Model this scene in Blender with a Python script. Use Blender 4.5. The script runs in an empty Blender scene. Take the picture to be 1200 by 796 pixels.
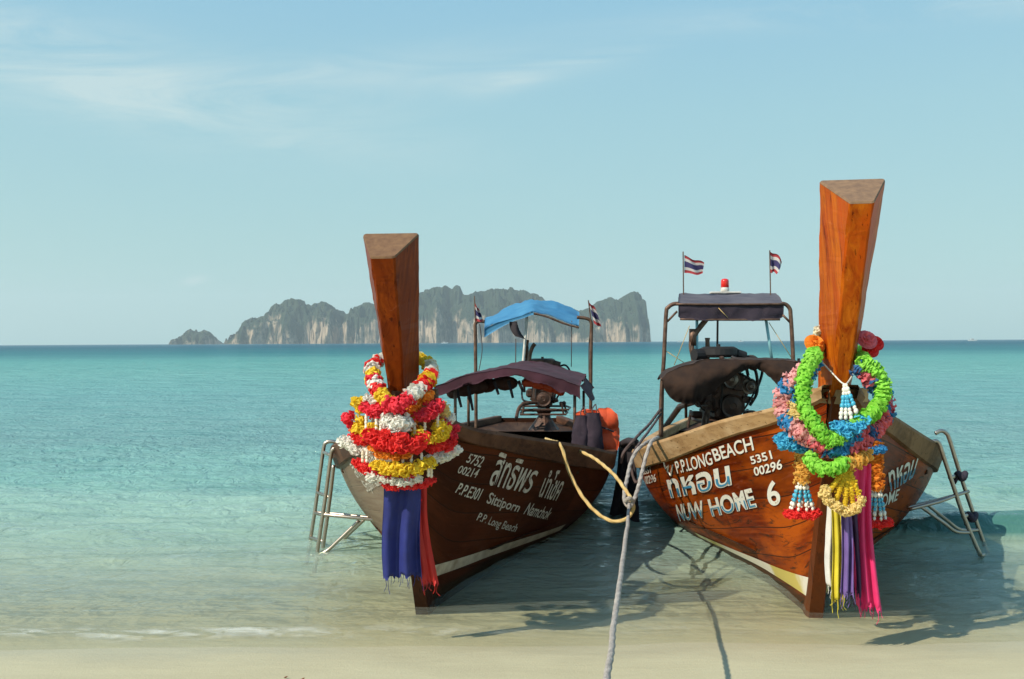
import bpy, math, random
import numpy as np
from mathutils import Vector, Matrix
random.seed(7); rng = np.random.RandomState(7)
S = bpy.context.scene; COL = S.collection
R = math.radians; PI = math.pi

# ------------------------------------------------------------------ camera
F = 1167.0; EYE = Vector((0, 0, 1.5)); PITCH = 0.147; ROLL = 0.32
_p, _r = R(PITCH), R(ROLL)
FWD = Vector((0, math.cos(_p), math.sin(_p))); _r0 = Vector((1, 0, 0)); _u0 = Vector((0, -math.sin(_p), math.cos(_p)))
RT = math.cos(_r) * _r0 - math.sin(_r) * _u0; UP = math.cos(_r) * _u0 + math.sin(_r) * _r0
cd = bpy.data.cameras.new('camera'); cam = bpy.data.objects.new('camera', cd); COL.objects.link(cam)
cd.sensor_width = 36; cd.lens = 36 * F / 1200; cd.clip_start = .1; cd.clip_end = 20000
_m = Matrix((RT, UP, -FWD)).transposed().to_4x4(); _m.translation = EYE; cam.matrix_world = _m
S.camera = cam
# ------------------------------------------------------------------ light
L = Vector((.90, .62, -1.0)).normalized()
EL = math.asin(-L.z); AZ = math.atan2(-L.x, -L.y)
sd = bpy.data.lights.new('sun', 'SUN'); sd.energy = 4.4; sd.angle = R(.53); sd.color = (1, .91, .75)
sun = bpy.data.objects.new('sun', sd); COL.objects.link(sun); sun.rotation_euler = L.to_track_quat('-Z', 'Y').to_euler()
sun.location = (-10, -8, 14)
W = bpy.data.worlds.new('World'); S.world = W; W.use_nodes = True
S.view_settings.view_transform = 'Standard'; S.view_settings.look = 'None'; S.view_settings.gamma = 1
S.view_settings.exposure = 0.20; S.view_settings.use_curve_mapping = False
S.cycles.use_denoising = True
S.cycles.max_bounces = 8; S.cycles.transparent_max_bounces = 12; S.cycles.volume_bounces = 1
S.cycles.caustics_reflective = False; S.cycles.caustics_refractive = False

class NT:
    """small node-tree helper"""
    def __init__(s, t): s.t = t; s.n = t.nodes; s.l = t.links
    def new(s, typ, **kw):
        n = s.n.new(typ)
        for k, v in kw.items(): setattr(n, k, v)
        return n
    def put(s, sock, v):
        if isinstance(v, bpy.types.NodeSocket): s.l.new(v, sock)
        else:
            try: sock.default_value = v
            except Exception: sock.default_value = (*v, 1)
    def math(s, op, a, b=0.0, c=None, clamp=False):
        n = s.new('ShaderNodeMath', operation=op); n.use_clamp = clamp
        s.put(n.inputs[0], a); s.put(n.inputs[1], b)
        if c is not None: s.put(n.inputs[2], c)
        return n.outputs[0]
    def rng(s, v, a, b, c=0.0, d=1.0, smooth=False):
        n = s.new('ShaderNodeMapRange'); n.clamp = True
        if smooth: n.interpolation_type = 'SMOOTHSTEP'
        for i, q in enumerate((v, a, b, c, d)): s.put(n.inputs[i], q)
        return n.outputs[0]
    def mix(s, f, a, b, mode='MIX'):
        n = s.new('ShaderNodeMix', data_type='RGBA', blend_type=mode)
        s.put(n.inputs[0], f); s.put(n.inputs[6], a if isinstance(a, bpy.types.NodeSocket) else (*a, 1))
        s.put(n.inputs[7], b if isinstance(b, bpy.types.NodeSocket) else (*b, 1))
        return n.outputs[2]
    def noise(s, vec, scale, detail=4, rough=.55, dist=0.0):
        n = s.new('ShaderNodeTexNoise'); s.put(n.inputs['Vector'], vec); n.inputs['Scale'].default_value = scale
        n.inputs['Detail'].default_value = detail; n.inputs['Roughness'].default_value = rough; n.inputs['Distortion'].default_value = dist
        return n.outputs['Fac']
    def mapv(s, vec, scale=(1, 1, 1), loc=(0, 0, 0), rot=(0, 0, 0)):
        n = s.new('ShaderNodeMapping'); s.put(n.inputs[0], vec)
        n.inputs['Location'].default_value = loc; n.inputs['Rotation'].default_value = rot; n.inputs['Scale'].default_value = scale
        return n.outputs[0]
    def ramp(s, f, stops, interp='LINEAR'):
        n = s.new('ShaderNodeValToRGB'); r = n.color_ramp; r.interpolation = interp
        while len(r.elements) < len(stops): r.elements.new(.5)
        for e, (p, c) in zip(r.elements, stops): e.position = p; e.color = (*c, 1)
        s.put(n.inputs[0], f); return n.outputs[0]
    def bump(s, h, strength=.3, dist=.01, normal=None):
        n = s.new('ShaderNodeBump'); n.inputs['Strength'].default_value = strength; n.inputs['Distance'].default_value = dist
        s.put(n.inputs['Height'], h)
        if normal is not None: s.l.new(normal, n.inputs['Normal'])
        return n.outputs[0]

# world: Nishita sky, tinted by altitude, with thin high cloud
T = NT(W.node_tree); T.n.clear()
sky = T.new('ShaderNodeTexSky'); sky.sky_type = 'NISHITA'; sky.sun_disc = False
sky.sun_elevation = EL; sky.sun_rotation = AZ % (2 * PI); sky.air_density = 1.0; sky.dust_density = 1.2; sky.ozone_density = 1.5
tc = T.new('ShaderNodeTexCoord'); gen = tc.outputs['Generated']
sep = T.new('ShaderNodeSeparateXYZ'); T.l.new(gen, sep.inputs[0]); dx, dy, dz = sep.outputs
air = T.ramp(T.math('MAXIMUM', dz, 0.0), [(0, (.0385, .062, .0595)), (.10, (.0360, .060, .0605)), (.22, (.0325, .058, .065)), (.34, (.0265, .053, .070)), (1, (.012, .030, .056))])
air100 = T.mix(1.0, air, (100, 100, 100), 'MULTIPLY')
base = T.mix(.80, T.mix(1, sky.outputs[0], (.9, 1, .95), 'MULTIPLY'), air100)
yy = T.math('MAXIMUM', dy, .05)
cx = T.math('DIVIDE', dx, yy); cz = T.math('DIVIDE', dz, yy)
cv = T.new('ShaderNodeCombineXYZ'); T.l.new(cx, cv.inputs[0]); T.l.new(cz, cv.inputs[1])
fr = T.noise(T.mapv(cv.outputs[0], (3.0, 17, 1), (.3, 0, 0), (0, 0, R(14))), 1.0, 10, .70, 1.4)
def patch(x0, z0, slope, wx, wz):
    u = T.math('SUBTRACT', cx, x0); w = T.math('SUBTRACT', cz, T.math('MULTIPLY_ADD', u, slope, z0))
    e = T.math('ADD', T.math('POWER', T.math('ABSOLUTE', T.math('DIVIDE', u, wx)), 2.0), T.math('POWER', T.math('ABSOLUTE', T.math('DIVIDE', w, wz)), 2.0))
    return T.math('POWER', 2.718, T.math('MULTIPLY', e, -1.0))
cl = T.math('MULTIPLY', patch(-.40, .262, -.20, .24, .040), 1.25)
for a in ((-.12, .272, .04, .16, .022), (.00, .262, .16, .045, .012), (.085, .285, .20, .06, .010), (.45, .335, .06, .3, .015), (-.52, .325, -.12, .12, .018)):
    cl = T.math('ADD', cl, T.math('MULTIPLY', patch(*a), .75))
cl = T.math('ADD', cl, T.math('MULTIPLY', patch(-.235, .197, .1, .03, .007), .5))
cfac = T.math('ADD', T.math('MULTIPLY', cl, T.rng(fr, .36, .64)), T.math('MULTIPLY', patch(-.319, .0635, .15, .012, .0045), .75), clamp=True)
sk = T.mix(T.math('MULTIPLY', cfac, .55), base, (6.2, 7.1, 6.9))
bg = T.new('ShaderNodeBackground'); T.l.new(sk, bg.inputs[0]); bg.inputs[1].default_value = .1
wo = T.new('ShaderNodeOutputWorld'); T.l.new(bg.outputs[0], wo.inputs[0])

# ------------------------------------------------------------------ helpers
def P(px, py, d):
    """point seen at (px,py) of the 1200x796 photograph, d metres ahead of the camera"""
    v = RT * ((px - 600) / F) + UP * ((398 - py) / F) + FWD
    return EYE + v * (d / v.y)
def proj(p):
    v = Vector(p) - EYE; z = v.dot(FWD)
    return 600 + F * v.dot(RT) / z, 398 - F * v.dot(UP) / z

def mat(name, col, rough=.6, metal=0.0, col2=None, nscale=6, nrange=(.35, .65), bump=0, bscale=40, stretch=(1, 1, 1), coat=0, sheen=0, trans=0, bdist=.01):
    m = bpy.data.materials.new(name); m.use_nodes = True; t = NT(m.node_tree); b = t.n['Principled BSDF']
    c = t.new('ShaderNodeTexCoord').outputs['Object']; v = t.mapv(c, stretch)
    if col2: t.l.new(t.mix(t.rng(t.noise(v, nscale, 6, .6), *nrange), col, col2), b.inputs['Base Color'])
    else: b.inputs['Base Color'].default_value = (*col, 1)
    b.inputs['Roughness'].default_value = rough; b.inputs['Metallic'].default_value = metal
    if bump: t.l.new(t.bump(t.noise(v, bscale, 4), bump, bdist), b.inputs['Normal'])
    if coat: b.inputs['Coat Weight'].default_value = coat; b.inputs['Coat Roughness'].default_value = .15
    if sheen: b.inputs['Sheen Weight'].default_value = sheen
    if trans:
        tr = t.new('ShaderNodeBsdfTranslucent'); tr.inputs[0].default_value = (*col, 1); mx = t.new('ShaderNodeMixShader')
        mx.inputs[0].default_value = trans; t.l.new(b.outputs[0], mx.inputs[1]); t.l.new(tr.outputs[0], mx.inputs[2])
        t.l.new(mx.outputs[0], t.n['Material Output'].inputs[0])
    return m

class MB:
    """collects vertices / faces / uvs for ONE mesh"""
    def __init__(s): s.v = []; s.f = []; s.uv = {}
    def add(s, vs, fs, uvs=None):
        o = len(s.v); s.v += [tuple(v) for v in vs]; s.f += [tuple(i + o for i in f) for f in fs]
        if uvs:
            for i, u in enumerate(uvs): s.uv[o + i] = u
        return s
    def grid(s, rows, uvs=None, closed=False, flip=False):
        n, m = len(rows), len(rows[0]); fs = []
        for i in range(n - 1):
            for j in range(m if closed else m - 1):
                k = (j + 1) % m; q = (i * m + j, i * m + k, (i + 1) * m + k, (i + 1) * m + j)
                fs.append(q[::-1] if flip else q)
        return s.add([p for r in rows for p in r], fs, [u for r in uvs for u in r] if uvs else None)
    def box(s, c, size, rot=None, bev=0.0):
        x, y, z = [q / 2 for q in size]; c = Vector(c)
        if bev <= 0:
            vs = [Vector((sx * x, sy * y, sz * z)) for sx in (-1, 1) for sy in (-1, 1) for sz in (-1, 1)]
            fs = [(0, 1, 3, 2), (4, 6, 7, 5), (0, 4, 5, 1), (2, 3, 7, 6), (0, 2, 6, 4), (1, 5, 7, 3)]
        else:   # chamfered on all edges: octagonal section rings
            b = min(bev, x, y, z); vs = []; fs = []
            for zz, k in ((-z, b), (-z + b, 0), (z - b, 0), (z, b)):
                X, Y = x - k, y - k
                vs += [Vector(q) for q in ((-X + b, -Y, zz), (X - b, -Y, zz), (X, -Y + b, zz), (X, Y - b, zz), (X - b, Y, zz), (-X + b, Y, zz), (-X, Y - b, zz), (-X, -Y + b, zz))]
            for i in range(3):
                for j in range(8): k2 = (j + 1) % 8; fs.append((i * 8 + j, i * 8 + k2, i * 8 + 8 + k2, i * 8 + 8 + j))
            fs += [tuple(range(7, -1, -1)), tuple(range(24, 32))]
        if rot is not None: vs = [rot @ v for v in vs]
        return s.add([v + c for v in vs], fs)
    def tube(s, pts, r, seg=8, caps=True, closed=False):
        pts = [Vector(p) for p in pts]; n = len(pts); rr = r if isinstance(r, (list, tuple)) else [r] * n
        rows = []; uvs = []; up = None; ln = 0
        for i, p in enumerate(pts):
            a, b = (pts[(i - 1) % n], pts[(i + 1) % n]) if closed else (pts[max(i - 1, 0)], pts[min(i + 1, n - 1)])
            t = (b - a).normalized()
            if up is None: up = t.orthogonal().normalized()
            up = (up - t * up.dot(t)).normalized(); w = t.cross(up)
            if i: ln += (p - pts[i - 1]).length
            rows.append([p + (up * math.cos(2 * PI * j / seg) + w * math.sin(2 * PI * j / seg)) * rr[i] for j in range(seg)])
            uvs.append([(j / seg, ln) for j in range(seg)])
        if closed: rows.append(rows[0]); uvs.append(uvs[0])
        o = len(s.v); s.grid(rows, uvs, closed=True)
        if caps and not closed: s.f += [tuple(o + j for j in range(seg))[::-1], tuple(o + (n - 1) * seg + j for j in range(seg))]
        return s
    def cyl(s, a, b, r, seg=16, r2=None): return s.tube([a, b], [r, r if r2 is None else r2], seg)
    def ball(s, c, r, seg=10, rings=7, sc=(1, 1, 1)):
        c = Vector(c); rows = [[c + Vector((sc[0] * r * math.sin(PI * i / rings) * math.cos(2 * PI * j / seg), sc[1] * r * math.sin(PI * i / rings) * math.sin(2 * PI * j / seg), sc[2] * r * math.cos(PI * i / rings))) for j in range(seg)] for i in range(rings + 1)]
        return s.grid(rows, closed=True, flip=True)
    def build(s, name, m, parent=None, smooth=False, kind=None, loc=None):
        me = bpy.data.meshes.new(name); vs = s.v
        if parent is not None and parent.get('_org') is not None:
            pass
        me.from_pydata(vs, [], s.f); me.validate()
        if s.uv:
            l = me.uv_layers.new(name='UVMap'); idx = np.zeros(len(me.loops), dtype=np.int32); me.loops.foreach_get('vertex_index', idx)
            u = np.zeros((len(vs), 2), dtype=np.float32)
            for i, q in s.uv.items(): u[i] = q
            l.data.foreach_set('uv', u[idx].ravel())
        me.materials.append(m)
        if smooth: me.polygons.foreach_set('use_smooth', [True] * len(me.polygons))
        o = bpy.data.objects.new(name, me); COL.objects.link(o)
        if parent is not None:
            o.parent = parent
            w = PARW.get(parent.name, Vector((0, 0, 0)))
            if parent.type == 'EMPTY': o.location = -w
        if kind: o['kind'] = kind
        return o
PARW = {}
def thing(name, label, cat, loc=(0, 0, 0), group=None):
    o = bpy.data.objects.new(name, None); COL.objects.link(o); o.location = loc; o.empty_display_size = .2
    o['label'] = label; o['category'] = cat; PARW[o.name] = Vector(loc)
    if group: o['group'] = group
    return o
def tag(o, label, cat, group=None):
    o['label'] = label; o['category'] = cat
    if group: o['group'] = group
    return o
def hermite(xs, ys):
    xs = np.array(xs, float); ys = np.array(ys, float); d = np.gradient(ys, xs)
    def f(x):
        x = min(max(x, xs[0]), xs[-1]); i = min(int(np.searchsorted(xs, x, 'right')) - 1, len(xs) - 2)
        h = xs[i + 1] - xs[i]; t = (x - xs[i]) / h
        return float((2*t**3-3*t*t+1)*ys[i] + (t**3-2*t*t+t)*h*d[i] + (-2*t**3+3*t*t)*ys[i+1] + (t**3-t*t)*h*d[i+1])
    return f
def spline(pts, n=8):
    """Catmull-Rom through points"""
    pts = [Vector(p) for p in pts]; out = []
    for i in range(len(pts) - 1):
        p0, p1, p2, p3 = pts[max(i - 1, 0)], pts[i], pts[i + 1], pts[min(i + 2, len(pts) - 1)]
        for k in range(n):
            t = k / n; out.append(.5 * ((2 * p1) + (p2 - p0) * t + (2*p0 - 5*p1 + 4*p2 - p3) * t*t + (3*p1 - p0 - 3*p2 + p3) * t**3))
    out.append(pts[-1]); return out
def resample(pts, step):
    out = [pts[0].copy()]; acc = 0
    for a, b in zip(pts, pts[1:]):
        l = (b - a).length; t = step - acc
        while t <= l and l > 0: out.append(a.lerp(b, t / l)); t += step
        acc = (acc + l) % step
    return out
def vnoise(x, y, seed=0):
    """numpy value noise 0..1"""
    x = np.asarray(x, float); y = np.asarray(y, float); xi = np.floor(x).astype(int); yi = np.floor(y).astype(int); fx = x - xi; fy = y - yi
    fx = fx*fx*(3-2*fx); fy = fy*fy*(3-2*fy)
    def h(a, b):
        q = (a * 374761393 + b * 668265263 + seed * 1442695041) & 0x7fffffff; q = ((q ^ (q >> 13)) * 1274126177) & 0x7fffffff
        return ((q ^ (q >> 16)) & 0xffff) / 65535.0
    return (h(xi, yi)*(1-fx) + h(xi+1, yi)*fx)*(1-fy) + (h(xi, yi+1)*(1-fx) + h(xi+1, yi+1)*fx)*fy
def fbm(x, y, o=4, seed=0): return sum(vnoise(x * 2**i, y * 2**i, seed + i) * .5**i for i in range(o)) / sum(.5**i for i in range(o))
def arr_mesh(name, V3, nr, nc, m, kind, smooth=True):
    me = bpy.data.meshes.new(name); i = np.arange(nr * nc).reshape(nr, nc)
    f = np.stack([i[:-1, :-1], i[:-1, 1:], i[1:, 1:], i[1:, :-1]], -1).reshape(-1, 4)
    me.from_pydata(V3.reshape(-1, 3).tolist(), [], f.tolist()); me.materials.append(m)
    if smooth: me.polygons.foreach_set('use_smooth', [True] * len(me.polygons))
    o = bpy.data.objects.new(name, me); COL.objects.link(o); o['kind'] = kind
    return o

# ------------------------------------------------------------------ setting: sand, sea, islands, haze
SHORE = 4.95
def sand_z(x, y):
    z = np.where(y < 14, -(y - SHORE) * .066, -.597 - (y - 14) * .03); z = np.maximum(z, -2.4)
    z = np.where(y < 2, .195 + (2 - y) * .05, z)
    return z + (fbm(x * .55, y * .7, 3, 3) - .5) * .022
m_sand = bpy.data.materials.new('sand'); m_sand.use_nodes = True; t = NT(m_sand.node_tree); b = t.n['Principled BSDF']
c = t.new('ShaderNodeTexCoord').outputs['Object']
g1 = t.noise(t.mapv(c, (1, 2.2, 1)), 1.6, 5); g2 = t.noise(c, 260, 2, .7)
cc = t.mix(t.rng(g1, .35, .68), (.47, .425, .265), (.40, .355, .215))
sy = t.new('ShaderNodeSeparateXYZ'); t.l.new(c, sy.inputs[0]); wet = t.rng(t.math('ADD', sy.outputs[1], t.math('MULTIPLY', g1, .5)), 4.75, 5.10)
t.l.new(t.rng(wet, 0, 1, .9, .45), b.inputs['Roughness'])
dry = t.mix(t.rng(g2, .3, .75), cc, (.53, .49, .33)); spk = t.rng(t.noise(c, 120, 2, .5), .70, .74)
t.l.new(t.mix(t.math('MULTIPLY', spk, .35), t.mix(t.math('MULTIPLY', wet, .28), dry, (.40, .36, .24)), (.20, .15, .10)), b.inputs['Base Color'])
hh = t.math('ADD', t.math('MULTIPLY', t.noise(c, 90, 5, .7), .5), t.noise(t.mapv(c, (2.5, 8, 1)), 1.5, 3))
t.l.new(t.bump(hh, .35, .02), b.inputs['Normal'])
ys = np.concatenate([np.linspace(-30, 2.5, 12), np.linspace(2.7, 14, 180), np.geomspace(14.3, 6000, 40)])
tt = np.sign(np.linspace(-1, 1, 161)) * np.abs(np.linspace(-1, 1, 161)) ** 1.5
Y, Tt = np.meshgrid(ys, tt, indexing='ij'); X = Tt * (14 + np.maximum(Y, 0) * .95)
arr_mesh('sand_beach', np.stack([X, Y, sand_z(X, Y)], -1), len(ys), len(tt), m_sand, 'structure')

m_sea = bpy.data.materials.new('sea_water'); m_sea.use_nodes = True; t = NT(m_sea.node_tree); t.n.clear()
pos = t.new('ShaderNodeNewGeometry').outputs['Position']; sp = t.new('ShaderNodeSeparateXYZ'); t.l.new(pos, sp.inputs[0]); wx, wy, wz = sp.outputs
lg = t.math('LOGARITHM', t.math('MAXIMUM', wy, 4.0), 10.0)
lv = t.new('ShaderNodeCombineXYZ'); t.put(lv.inputs[0], t.math('DIVIDE', wx, t.math('MAXIMUM', wy, 4.0))); t.l.new(lg, lv.inputs[1])
big = t.noise(t.mapv(pos, (.03, .11, 0)), 1.0, 4, .6)                 # slow patches of weed and depth
mid = t.noise(t.mapv(pos, (.22, .9, 0)), 1.0, 4, .6)
lgw = t.math('ADD', lg, t.math('ADD', t.math('MULTIPLY_ADD', big, .30, -.15), t.math('MULTIPLY_ADD', mid, .12, -.06)))
fac = t.rng(lgw, .7, 3.7)
q = lambda d: (math.log10(d) - .7) / 3.0
body = t.ramp(fac, [(q(5.1), (.78, .80, .66)), (q(6.5), (.66, .80, .66)), (q(8.5), (.46, .70, .585)), (q(11), (.25, .49, .44)), (q(16), (.185, .355, .345)),
                    (q(28), (.17, .37, .365)), (q(52), (.18, .42, .39)), (q(85), (.15, .40, .375)), (q(150), (.06, .22, .25)), (q(420), (.034, .125, .175)), (q(3000), (.035, .115, .165))])
dark = t.rng(t.noise(t.mapv(pos, (.45, 2.6, 0), (3, 1, 0)), 1.0, 6, .66), .52, .74)
body = t.mix(t.math('MULTIPLY', dark, .62), body, (.05, .22, .215))
crest = t.math('MULTIPLY', t.rng(wz, .035, .11), t.math('MULTIPLY', t.rng(wy, 9.6, 8.4), t.rng(wx, 1.6, 2.6)))
body = t.mix(t.math('MULTIPLY', crest, .9), body, (.022, .135, .115))
alpha = t.math('MAXIMUM', t.math('MULTIPLY', crest, .95), t.ramp(t.rng(lg, .7, 1.3), [(0, (0, 0, 0)), (.10, (.11,) * 3), (.19, (.28,) * 3), (.35, (.50,) * 3), (.58, (.78,) * 3), (.8, (.95,) * 3), (1, (1, 1, 1))]))
rip = t.noise(t.mapv(pos, (5.0, 5.5, 1)), 1.0, 4, .55, 1.2)
rip2 = t.noise(t.mapv(pos, (14, 15, 1)), 1.0, 3, .6, .8)
far = t.noise(t.mapv(pos, (.25, .7, 1)), 1.0, 5, .65)
amp = t.math('MULTIPLY', t.rng(wy, 4.9, 7.0, .2, .62), t.rng(wy, 7.5, 14, 1, 2.6))
hgt = t.math('ADD', t.math('MULTIPLY', t.math('ADD', t.math('MULTIPLY', rip, .055), t.math('MULTIPLY', rip2, .012)), amp), t.math('MULTIPLY', far, t.rng(wy, 6, 60, .12, 1.1)))
nrm = t.bump(hgt, 1.0, 1.0)
dif = t.new('ShaderNodeBsdfDiffuse'); t.l.new(body, dif.inputs[0]); t.l.new(nrm, dif.inputs['Normal'])
trn = t.new('ShaderNodeBsdfTransparent'); t.l.new(t.mix(t.rng(wy, 4.9, 7.5), (.97, .97, .93), (.86, .99, .91)), trn.inputs[0])
bod = t.new('ShaderNodeMixShader'); t.l.new(alpha, bod.inputs[0]); t.l.new(trn.outputs[0], bod.inputs[1]); t.l.new(dif.outputs[0], bod.inputs[2])
gls = t.new('ShaderNodeBsdfGlossy'); gls.inputs['Roughness'].default_value = .07; t.l.new(nrm, gls.inputs['Normal']); gls.inputs[0].default_value = (.9, .95, 1, 1)
frs = t.new('ShaderNodeFresnel'); frs.inputs[0].default_value = 1.33; t.l.new(nrm, frs.inputs[1])
fres = t.math('MULTIPLY', t.math('MINIMUM', frs.outputs[0], t.rng(wy, 7, 14, 1.0, .5)), t.rng(wy, 4.95, 5.8, .10, .62))
wat = t.new('ShaderNodeMixShader'); t.l.new(fres, wat.inputs[0]); t.l.new(bod.outputs[0], wat.inputs[1]); t.l.new(gls.outputs[0], wat.inputs[2])
# foam where the last ripples run out on the sand
fn = t.noise(t.mapv(pos, (4, 9, 1)), 1.0, 6, .7, .8)
edge = t.math('SUBTRACT', t.math('ADD', wy, t.math('MULTIPLY_ADD', t.noise(t.mapv(pos, (.6, 0, 0)), 1.0, 3), .5, -.25)), 5.16)
band = t.math('POWER', 2.718, t.math('MULTIPLY', t.math('POWER', t.math('ABSOLUTE', t.math('DIVIDE', edge, .085)), 2.0), -1.0))
foam = t.math('MULTIPLY', t.math('MULTIPLY', band, t.rng(fn, .46, .68)), t.rng(wx, -1.6, .2, .55, .10))
fd = t.new('ShaderNodeBsdfDiffuse'); fd.inputs[0].default_value = (.80, .82, .78, 1)
allw = t.new('ShaderNodeMixShader'); t.l.new(foam, allw.inputs[0]); t.l.new(wat.outputs[0], allw.inputs[1]); t.l.new(fd.outputs[0], allw.inputs[2])
ow = t.new('ShaderNodeOutputMaterial'); t.l.new(allw.outputs[0], ow.inputs[0])
ys = np.concatenate([np.linspace(4.3, 15, 300), np.geomspace(15.05, 6000, 260)]); tt = np.linspace(-1, 1, 341)
Y, Tt = np.meshgrid(ys, tt, indexing='ij'); X = Tt * (4.2 + Y * .72)
sh = np.clip((Y - 4.95) / 3.5, 0, 1); fade = np.clip(1.6 - Y / 60, 0, 1)
Z = (fbm(X * .9, Y * 2.3, 3, 11) - .5) * .125 * sh * fade + (fbm(X * 3.1, Y * 6.5, 3, 12) - .5) * .03 * np.clip((Y - 4.9) / 1.5, 0, 1) * np.clip(1.5 - Y / 24, 0, 1)
sw = np.clip((X - 2.35) / 1.1, 0, 1); sw = sw * sw * (3 - 2 * sw); yc = 7.55 - (X - 3) * .05 + .12 * np.sin(X * 1.3)
Z += .21 * sw * np.exp(-np.where(Y < yc, ((Y - yc) / .26) ** 2, ((Y - yc) / .55) ** 2)) + .05 * sw * np.exp(-((Y - yc + 1.0) / .2) ** 2)
Z += .012 * np.exp(-((Y - 5.25 - .15 * np.sin(X * .9 + 1)) / .09) ** 2)
arr_mesh('sea', np.stack([X, Y, Z], -1), len(ys), len(tt), m_sea, 'structure')

# islands: height fields whose skyline follows the limestone massif
m_isl = bpy.data.materials.new('limestone_and_jungle'); m_isl.use_nodes = True; t = NT(m_isl.node_tree); b = t.n['Principled BSDF']
ge = t.new('ShaderNodeNewGeometry'); sp = t.new('ShaderNodeSeparateXYZ'); t.l.new(ge.outputs['Normal'], sp.inputs[0])
ps = t.new('ShaderNodeSeparateXYZ'); t.l.new(ge.outputs['Position'], ps.inputs[0])
n1 = t.noise(t.mapv(ge.outputs['Position'], (1, .5, .6)), .018, 7, .66); n2 = t.noise(t.mapv(ge.outputs['Position'], (1, 1, .38)), .06, 7, .70)
veg = t.mix(t.noise(ge.outputs['Position'], .12, 4, .7), (.012, .028, .021), (.05, .068, .040))
rock = t.mix(t.rng(n2, .3, .7), (.11, .095, .075), (.60, .46, .32))
steep = t.math('SUBTRACT', 1.0, sp.outputs[2])
rf = t.math('MULTIPLY_ADD', n1, 2.2, t.math('MULTIPLY_ADD', steep, .75, t.math('MULTIPLY', n2, .75)))
rf = t.math('SUBTRACT', rf, t.math('MULTIPLY', ps.outputs[2], .0050))
t.l.new(t.mix(t.rng(rf, 1.80, 2.06), veg, rock), b.inputs['Base Color']); b.inputs['Roughness'].default_value = .95; b.inputs['Specular IOR Level'].default_value = .1
def island(name, prof, D, depth, seed, step=2.4):
    k = (D + 85) / F; px = np.array([p[0] for p in prof], float); hz = 404.6 - px * .0056
    hgt = (hz - np.array([p[1] for p in prof])) * k; hgt[0] = hgt[-1] = -3
    xs = np.arange((px[0] - 600) * k, (px[-1] - 600) * k + step, step); h = np.interp(xs, (px - 600) * k, hgt)
    yv = np.concatenate([np.linspace(0, 120, 50), np.linspace(125, depth, 40)]); Y, X = np.meshgrid(yv, xs, indexing='ij')
    h = h + np.where(h > 4, (fbm(xs * .05, xs * 0 + 3, 4, seed) - .5) * 11 * np.clip(h / 50, 0, 1), 0)
    hh = np.interp(X, xs, h)
    off = 95 * np.abs(fbm(X * .014, X * 0 + seed, 3, seed) - .5) * 2 + 30 * np.abs(fbm(X * .04, Y * .03, 4, seed + 4) - .5) * 2 + 10 * fbm(X * .2, Y * .05, 2, seed + 6)      # buttresses and gullies along the foot
    u = np.clip((Y - off) / 150, 0, 1); cliff = np.clip((Y - off + 4) / 16, 0, 1)
    prof2 = .38 * cliff ** .7 + .62 * np.clip(u * 1.25, 0, 1) ** .8
    tower = .55 + .8 * fbm(X * .03, Y * .03, 4, seed + 9); tail = np.clip((depth - Y) / (depth * .5), 0, 1)
    Z = hh * np.minimum(prof2 * tower * 1.08, 1) * tail + (fbm(X * .09, Y * .09, 4, seed + 2) - .5) * 16 * np.clip(hh / 40, 0, 1) * cliff
    mx = np.maximum(Z.max(axis=0), 1e-3); Z = np.where(hh > 0, Z * (hh / mx), Z)      # every column reaches its skyline
    Z = np.where(Y < off - 5, -3, Z)
    o = arr_mesh(name, np.stack([X, Y + D, Z], -1), len(yv), len(xs), m_isl, 'structure', smooth=False)
    return o
D_ISL = 2400
isl_far = [(196, 403), (198, 396), (203, 391), (209, 387), (214, 384), (218, 388), (223, 389), (230, 386), (237, 388), (242, 392), (245, 398), (246, 403)]
isl = [(266, 403), (268, 399), (269, 388), (271, 395), (274, 393), (279, 384), (284, 375), (290, 371), (294, 373), (296, 368), (301, 368), (305, 371), (309, 367), (313, 359), (319, 356), (325, 352), (331, 349), (338, 348.5), (344, 350), (350, 354), (356, 357), (361, 354), (367, 351), (374, 351.5), (379, 357), (385, 360), (391, 361), (395, 366), (399, 365),
       (405, 360), (412, 356), (421, 354), (430, 354), (440, 357), (455, 352), (475, 345), (490, 337), (505, 335), (514, 333), (520, 332), (526, 334), (532, 331), (537, 332), (541, 342), (548, 343.5), (556, 340), (567, 337), (578, 335.5), (590, 334.5), (605, 335.5), (618, 337), (629, 342), (640, 349), (648, 352), (660, 358), (670, 361), (680, 363), (688, 361), (698, 356), (708, 349), (717, 345), (723, 347), (730, 349.5), (738, 343), (746, 339.5), (752, 339.5), (757, 343), (759.5, 352), (760, 385), (760.5, 403)]
isl_far = [(206 + (a - 196) * .84, b) for a, b in isl_far]
island('rocky_islet', isl_far, D_ISL + 150, 220, 5)
island('island', isl, D_ISL, 520, 21)

hz = MB(); hz.box((0, 3000, 148.5), (11000, 6200, 303)); m_hz = bpy.data.materials.new('air'); m_hz.use_nodes = True; t = NT(m_hz.node_tree); t.n.clear()
vp = t.new('ShaderNodeVolumePrincipled'); vp.inputs['Color'].default_value = (.93, .985, 1, 1); vp.inputs['Density'].default_value = .00014; vp.inputs['Anisotropy'].default_value = .1
t.l.new(vp.outputs[0], t.new('ShaderNodeOutputMaterial').inputs['Volume'])
hz.build('haze', m_hz, kind='stuff')

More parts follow.
